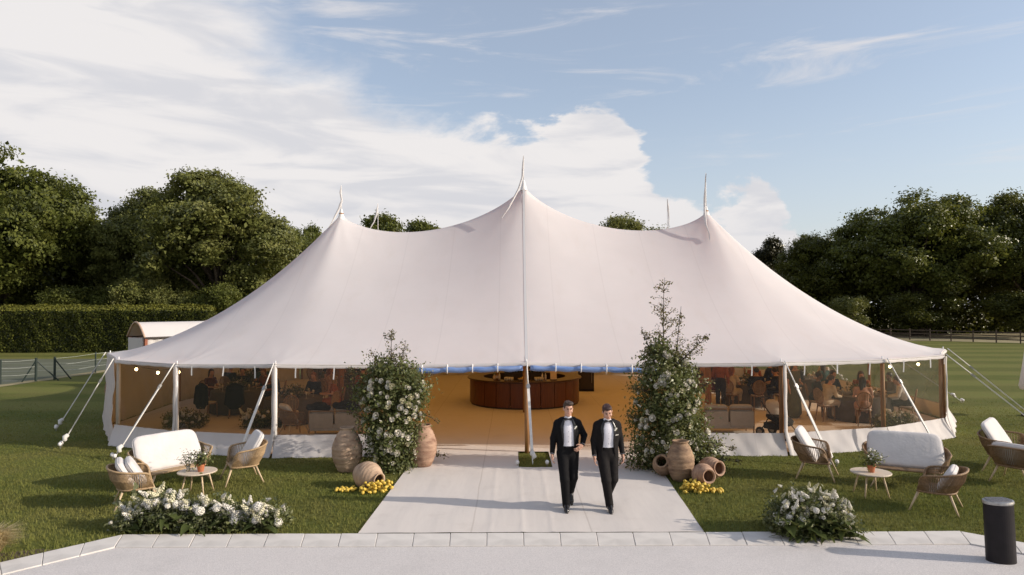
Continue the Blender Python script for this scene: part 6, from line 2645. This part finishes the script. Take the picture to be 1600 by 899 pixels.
stander('guest standing in a long olive dress between the stroller and the wooden-pole table', (8.75, 21.3, FZ), R(25), 'olive', 'olive', 'brown', S_, True)
stander('guest standing in a rust shirt beside the mast behind the pale sofa', (6.95, 22.9, FZ), R(150), 'rust', 'charcoal', 'brown', S_, False)

# ------------------------------------------------------------------ bar and lounge inside the marquee
BC = (0.44, 25.1)
bar = thing('round_bar', 'round bar counter clad in dark red wood in the middle of the marquee', 'bar', (BC[0], BC[1], FZ))
NB = 24
for i in range(NB):
    a0, a1 = 2 * math.pi * i / NB + .006, 2 * math.pi * (i + 1) / NB - .006
    n = 6
    V = []
    for j in range(n + 1):
        a = a0 + (a1 - a0) * j / n
        for rr in (1.94, 1.99):
            for z in (0.06, 0.90):
                V.append((rr * math.cos(a), rr * math.sin(a), z))
    F = []
    for j in range(n):
        k = j * 4
        F += [(k + 2, k + 6, k + 7, k + 3), (k + 1, k + 5, k + 4, k), (k + 3, k + 7, k + 5, k + 1), (k, k + 4, k + 6, k + 2)]
    F += [(0, 2, 3, 1), (n * 4, n * 4 + 1, n * 4 + 3, n * 4 + 2)]
    MB().add(V, F).build('panel', 'bar_wood', bar)
MB().lathe([(1.90, 0), (1.95, 0), (1.95, .07), (1.90, .07)], 64, bottom=False).build('plinth', 'dark_wood', bar)
MB().lathe([(1.50, .895), (2.06, .895), (2.08, .91), (2.08, .935), (2.06, .95), (1.50, .95), (1.50, .895)], 72, bottom=False).build('counter_top', 'bar_top', bar)
MB().lathe([(1.52, .05), (1.52, .895)], 48, bottom=False).build('inner_lining', 'dark_wood', bar)
bb = thing('back_bar', 'dark shelved cabinet standing inside the round bar', 'cabinet', (BC[0], BC[1] + .1, FZ))
MB().box((0, 0, .55), (1.5, .8, 1.1)).build('carcass', 'dark_wood', bb)
for z in (1.32, 1.55):
    MB().box((0, 0, z), (1.4, .7, .03)).build('shelf', 'dark_wood', bb)
for sx in (-1, 1):
    MB().box((sx * .68, 0, 1.33), (.04, .7, .48)).build('upright', 'dark_wood', bb)
bot = {}
for k in ('green', 'amber', 'clear'):
    bot[k] = (MB().lathe([(0, 0), (.038, 0), (.038, .18), (.032, .21), (.014, .25), (.013, .31), (0, .31)], 12, bottom=False).mesh('bottle_' + k, 'glass_' + k, True),
              MB().lathe([(.015, .295), (.015, .325), (0, .327)], 8).mesh('cap_' + k, 'satin', False),
              MB().lathe([(.0388, .06), (.0388, .145)], 12, bottom=False).mesh('paper_' + k, 'linen', True))
rb = random.Random(4)


def bottle(x, y, z, k, where):
    t_ = thing('bottle', f'{dict(green="dark green", amber="amber", clear="clear")[k]} glass bottle {where}', 'bottle', (x, y, z), rb.uniform(0, 6), 'bottles ' + where)
    s = rb.uniform(.85, 1.1)
    for nm, me in zip(('glass', 'cap', 'paper_band'), bot[k]):
        obj(nm, me, t_, scale=s)


for i in range(13):
    bottle(BC[0] - .62 + i * .10, BC[1] - .12 + rb.uniform(-.05, .05), FZ + 1.1, rb.choice(('green', 'amber', 'green')), 'on the dark cabinet inside the bar')
for a in (-128, -124, -121, -70, -66, -52):
    bottle(BC[0] + 1.72 * math.cos(R(a)), BC[1] + 1.72 * math.sin(R(a)), FZ + .95, rb.choice(('amber', 'clear')), 'on the round bar counter')
tum = MB().lathe([(0, 0), (.032, 0), (.036, .12), (.033, .12), (.029, .012), (0, .01)], 12, bottom=False).mesh('tumbler', 'glass_clear', True)
for a, n, nm in ((-113, 4, 'left of the entrance pole'), (-78, 4, 'right of the entrance pole')):
    for i in range(n):
        for j in range(2):
            aa = R(a + i * 2.6)
            rr_ = 1.66 + j * .1
            tag(obj('tumbler', tum, None, (BC[0] + rr_ * math.cos(aa), BC[1] + rr_ * math.sin(aa), FZ + .95)), 'short glass tumbler in the rows on the round bar counter', 'glass', 'tumblers on the bar')
t_ = thing('menu_stand', 'tan menu card in a stand on the round bar counter', 'menu card', (BC[0] + .98, BC[1] - 1.45, FZ + .95), .1)
MB().box((0, 0, .16), (.22, .012, .30), M=Matrix.Rotation(R(-8), 3, 'X')).build('card', 'card', t_)
MB().box((0, .0, .01), (.24, .10, .022)).build('foot', 'dark_wood', t_)
t_ = thing('pineapple', 'ripe pineapple ornament standing on the round bar counter', 'fruit', (BC[0] - 1.05, BC[1] - 1.35, FZ + .95))
MB().ball((0, 0, .085), (.065, .065, .088), 12, 9).build('fruit', 'card', t_, smooth=True)
rg = np.random.default_rng(1)
P = rg.normal(size=(40, 3)) * [.03, .03, .03] + [0, 0, .20]
leaf_cloud(P, unit(rg.normal(size=(40, 3)) * [1, 1, .3]), rg.uniform(.06, .1, 40), rg, 'leaf_big', 'leaves', t_, .3)
t_ = thing('bowl', 'shallow clay bowl of lemons on the round bar counter', 'bowl', (BC[0] - .1, BC[1] - 1.72, FZ + .95))
MB().lathe([(0, 0), (.08, 0), (.15, .06), (.16, .085), (.145, .08), (.07, .02), (0, .015)], 20, bottom=False).build('bowl', 'clay_pale', t_, smooth=True)
for i, (x, y) in enumerate(((-.05, 0), (.05, .02), (0, -.06), (0, .06), (.01, 0))):
    o = obj('lemon', lm, None, (BC[0] - .1 + x, BC[1] - 1.72 + y, FZ + .95 + .06 + (.05 if i == 4 else 0)), (i, i * 2, 0))
    tag(o, 'yellow lemon lying in the shallow clay bowl on the bar', 'lemon', 'lemons in the bowl on the bar')
t_ = thing('fridge', 'black drinks fridge standing on the carpet behind the round bar', 'fridge', (3.05, 28.4, FZ))
bevel(MB().box((0, 0, .47), (.60, .58, .94)).build('body', 'black_metal', t_), .01)
MB().box((0, -.30, .50), (.54, .03, .80)).build('door', 'dark_wood', t_)
MB().tube([(.20, -.34, .35), (.20, -.34, .75)], .012, 8).build('handle', 'steel', t_)
MB().box((0, 0, 1.05), (.5, .4, .22)).build('crate', 'dark_wood', t_)


def box_sofa(label, loc, rz, w, m_, coat=False):
    root = thing('sofa', label, 'sofa', (loc[0], loc[1], FZ), rz)
    bevel(MB().box((0, 0, .26), (w, .74, .18)).build('seat_base', m_, root), .02)
    for sx in (-1, 1):
        MB().tube([(sx * (w / 2 - .03), .36, 0), (sx * (w / 2 - .02), .36, .72)], .018, 7).build('back_post', 'chair_wood', root)
        MB().tube([(sx * (w / 2 - .03), -.30, 0), (sx * (w / 2 - .03), -.30, .58), (sx * (w / 2 - .02), .36, .60)], .018, 7).build('arm', 'chair_wood', root)
        cu = cushion_mb(w / 4 - .02, .08, .24, .35).build('back_cushion', m_, root, smooth=True)
        cu.location = (sx * w / 4, .24, .58)
        cu.rotation_euler = (R(-12), 0, 0)
        cu = cushion_mb(w / 4 - .02, .32, .06, .35).build('seat_cushion', m_, root, smooth=True)
        cu.location = (sx * w / 4, -.04, .39)
        bevel(MB().box((sx * w / 4, .37, .44), (w / 2 - .05, .03, .40)).build('back_panel', m_, root), .01)
    MB().tube([(-w / 2 + .03, .37, .70), (w / 2 - .03, .37, .70)], .016, 7).build('top_rail', 'chair_wood', root)
    return root


box_sofa('grey two-seat sofa seen from behind with black coats thrown over it', (-4.80, 18.75), math.pi + .05, 1.36, 'sofa_grey')
mat('sofa_pale', (0.44, 0.41, 0.385), 0.9, var=0.12, scale=6.0)
box_sofa('pale two-seat sofa seen from behind next to the stroller', (5.85, 18.85), math.pi - .03, 1.36, 'sofa_pale')
for x, z, w, lb in ((-5.2, .0, .42, 'black coat thrown over the back of the grey sofa next to the tub chair'), (-4.45, .05, .50, 'rumpled black coat heaped over the back of the grey sofa beside the flower column')):
    g = Field((-.5, -.35, .45), (.5, .35, 1.05), .016)
    g.cone((-w * .6, 0, .80 + z), (w * .6, 0, .78), .09, .08, .04, .8)
    g.cone((-w * .4, .08, .78), (-w * .5, .14, .62), .08, .05, .05)
    g.cone((w * .3, .05, .82 + z), (w * .65, .12, .70), .10, .06, .05)
    g.ell((0, 0, .86 + z), (.16, .12, .09), None, .05)
    root = thing('coat', lb, 'coat', (x, 18.42, FZ), 0)
    obj('cloth', g.mesh('coat', 'suit'), root)
    g2 = MB().ball((w * .3, -.06, .90 + z), (.05, .03, .02), 8, 5).build('collar', 'cloth_charcoal', root)
tub(0.74, 0.70, 'rattan tub chair with beige cushion inside the clear window beside the grey sofa', (-5.95, 18.65), (0.75, 0.65), G1, 'armchair', 'rattan_armchair', rat='rattan_dark', cm='cushion', ch=.30).location.z = FZ
for (x, y, lb, sd) in ((-9.6, 20.1, 'mass of dark greenery and white flowers on the carpet beside the padded pole', 81), (-7.3, 20.0, 'mass of cream flowers on the carpet in front of the empty chairs', 82),
                       (10.75, 19.35, 'mass of white flowers and greenery on the carpet at the bare wooden pole', 83)):
    o = flower_bed(lb, (x, y, FZ), (-.55, .55), .30, lambda x: .16 + .36 * math.sqrt(max(0, 1 - (x / .62) ** 2)), sd, 12, 9, 10, 2600, name='flower_mound')

# stroller
st = thing('stroller', 'grey and black baby stroller parked inside the clear window at the padded pole', 'stroller', (7.02, 18.15, FZ), R(35))
for sx in (-1, 1):
    MB().tube([(sx * .24, .42, 1.02), (sx * .25, .05, .62), (sx * .25, -.42, .12)], .014, 7).build('side_frame', 'black_metal', st, smooth=True)
    MB().tube([(sx * .25, .05, .62), (sx * .27, .36, .13)], .014, 7).build('rear_strut', 'black_metal', st, smooth=True)
    for y, r_ in ((-.42, .11), (.36, .13)):
        w_ = MB().tube([(sx * .27 - .02, y, r_), (sx * .27 + .02, y, r_)], r_, 18).build('wheel', 'black_metal', st)
        MB().tube([(sx * .27 - .024, y, r_), (sx * .27 + .024, y, r_)], r_ * .55, 14).build('hub', 'steel', w_)
MB().tube([(-.24, .42, 1.02), (.24, .42, 1.02)], .018, 8).build('handle', 'black_metal', st)
sd_ = cushion_mb(.22, .34, .10, .4).build('seat', 'cloth_charcoal', st, smooth=True)
sd_.location = (0, -.05, .50)
sd_.rotation_euler = (R(18), 0, 0)
A = []
for j in range(9):
    a = R(-10 + 100 * j / 8)
    A.append([(.24 * math.sin(t_a), .10 - .34 * math.sin(a) * math.cos(t_a) * .9 + .1, .62 + .36 * math.cos(a) * math.cos(t_a * .6)) for t_a in np.linspace(-1.5, 1.5, 13)])
MB().grid(np.array(A)).build('hood', 'linen', st, smooth=True)
MB().box((0, .10, .30), (.40, .40, .16)).build('basket', 'cloth_charcoal', st)
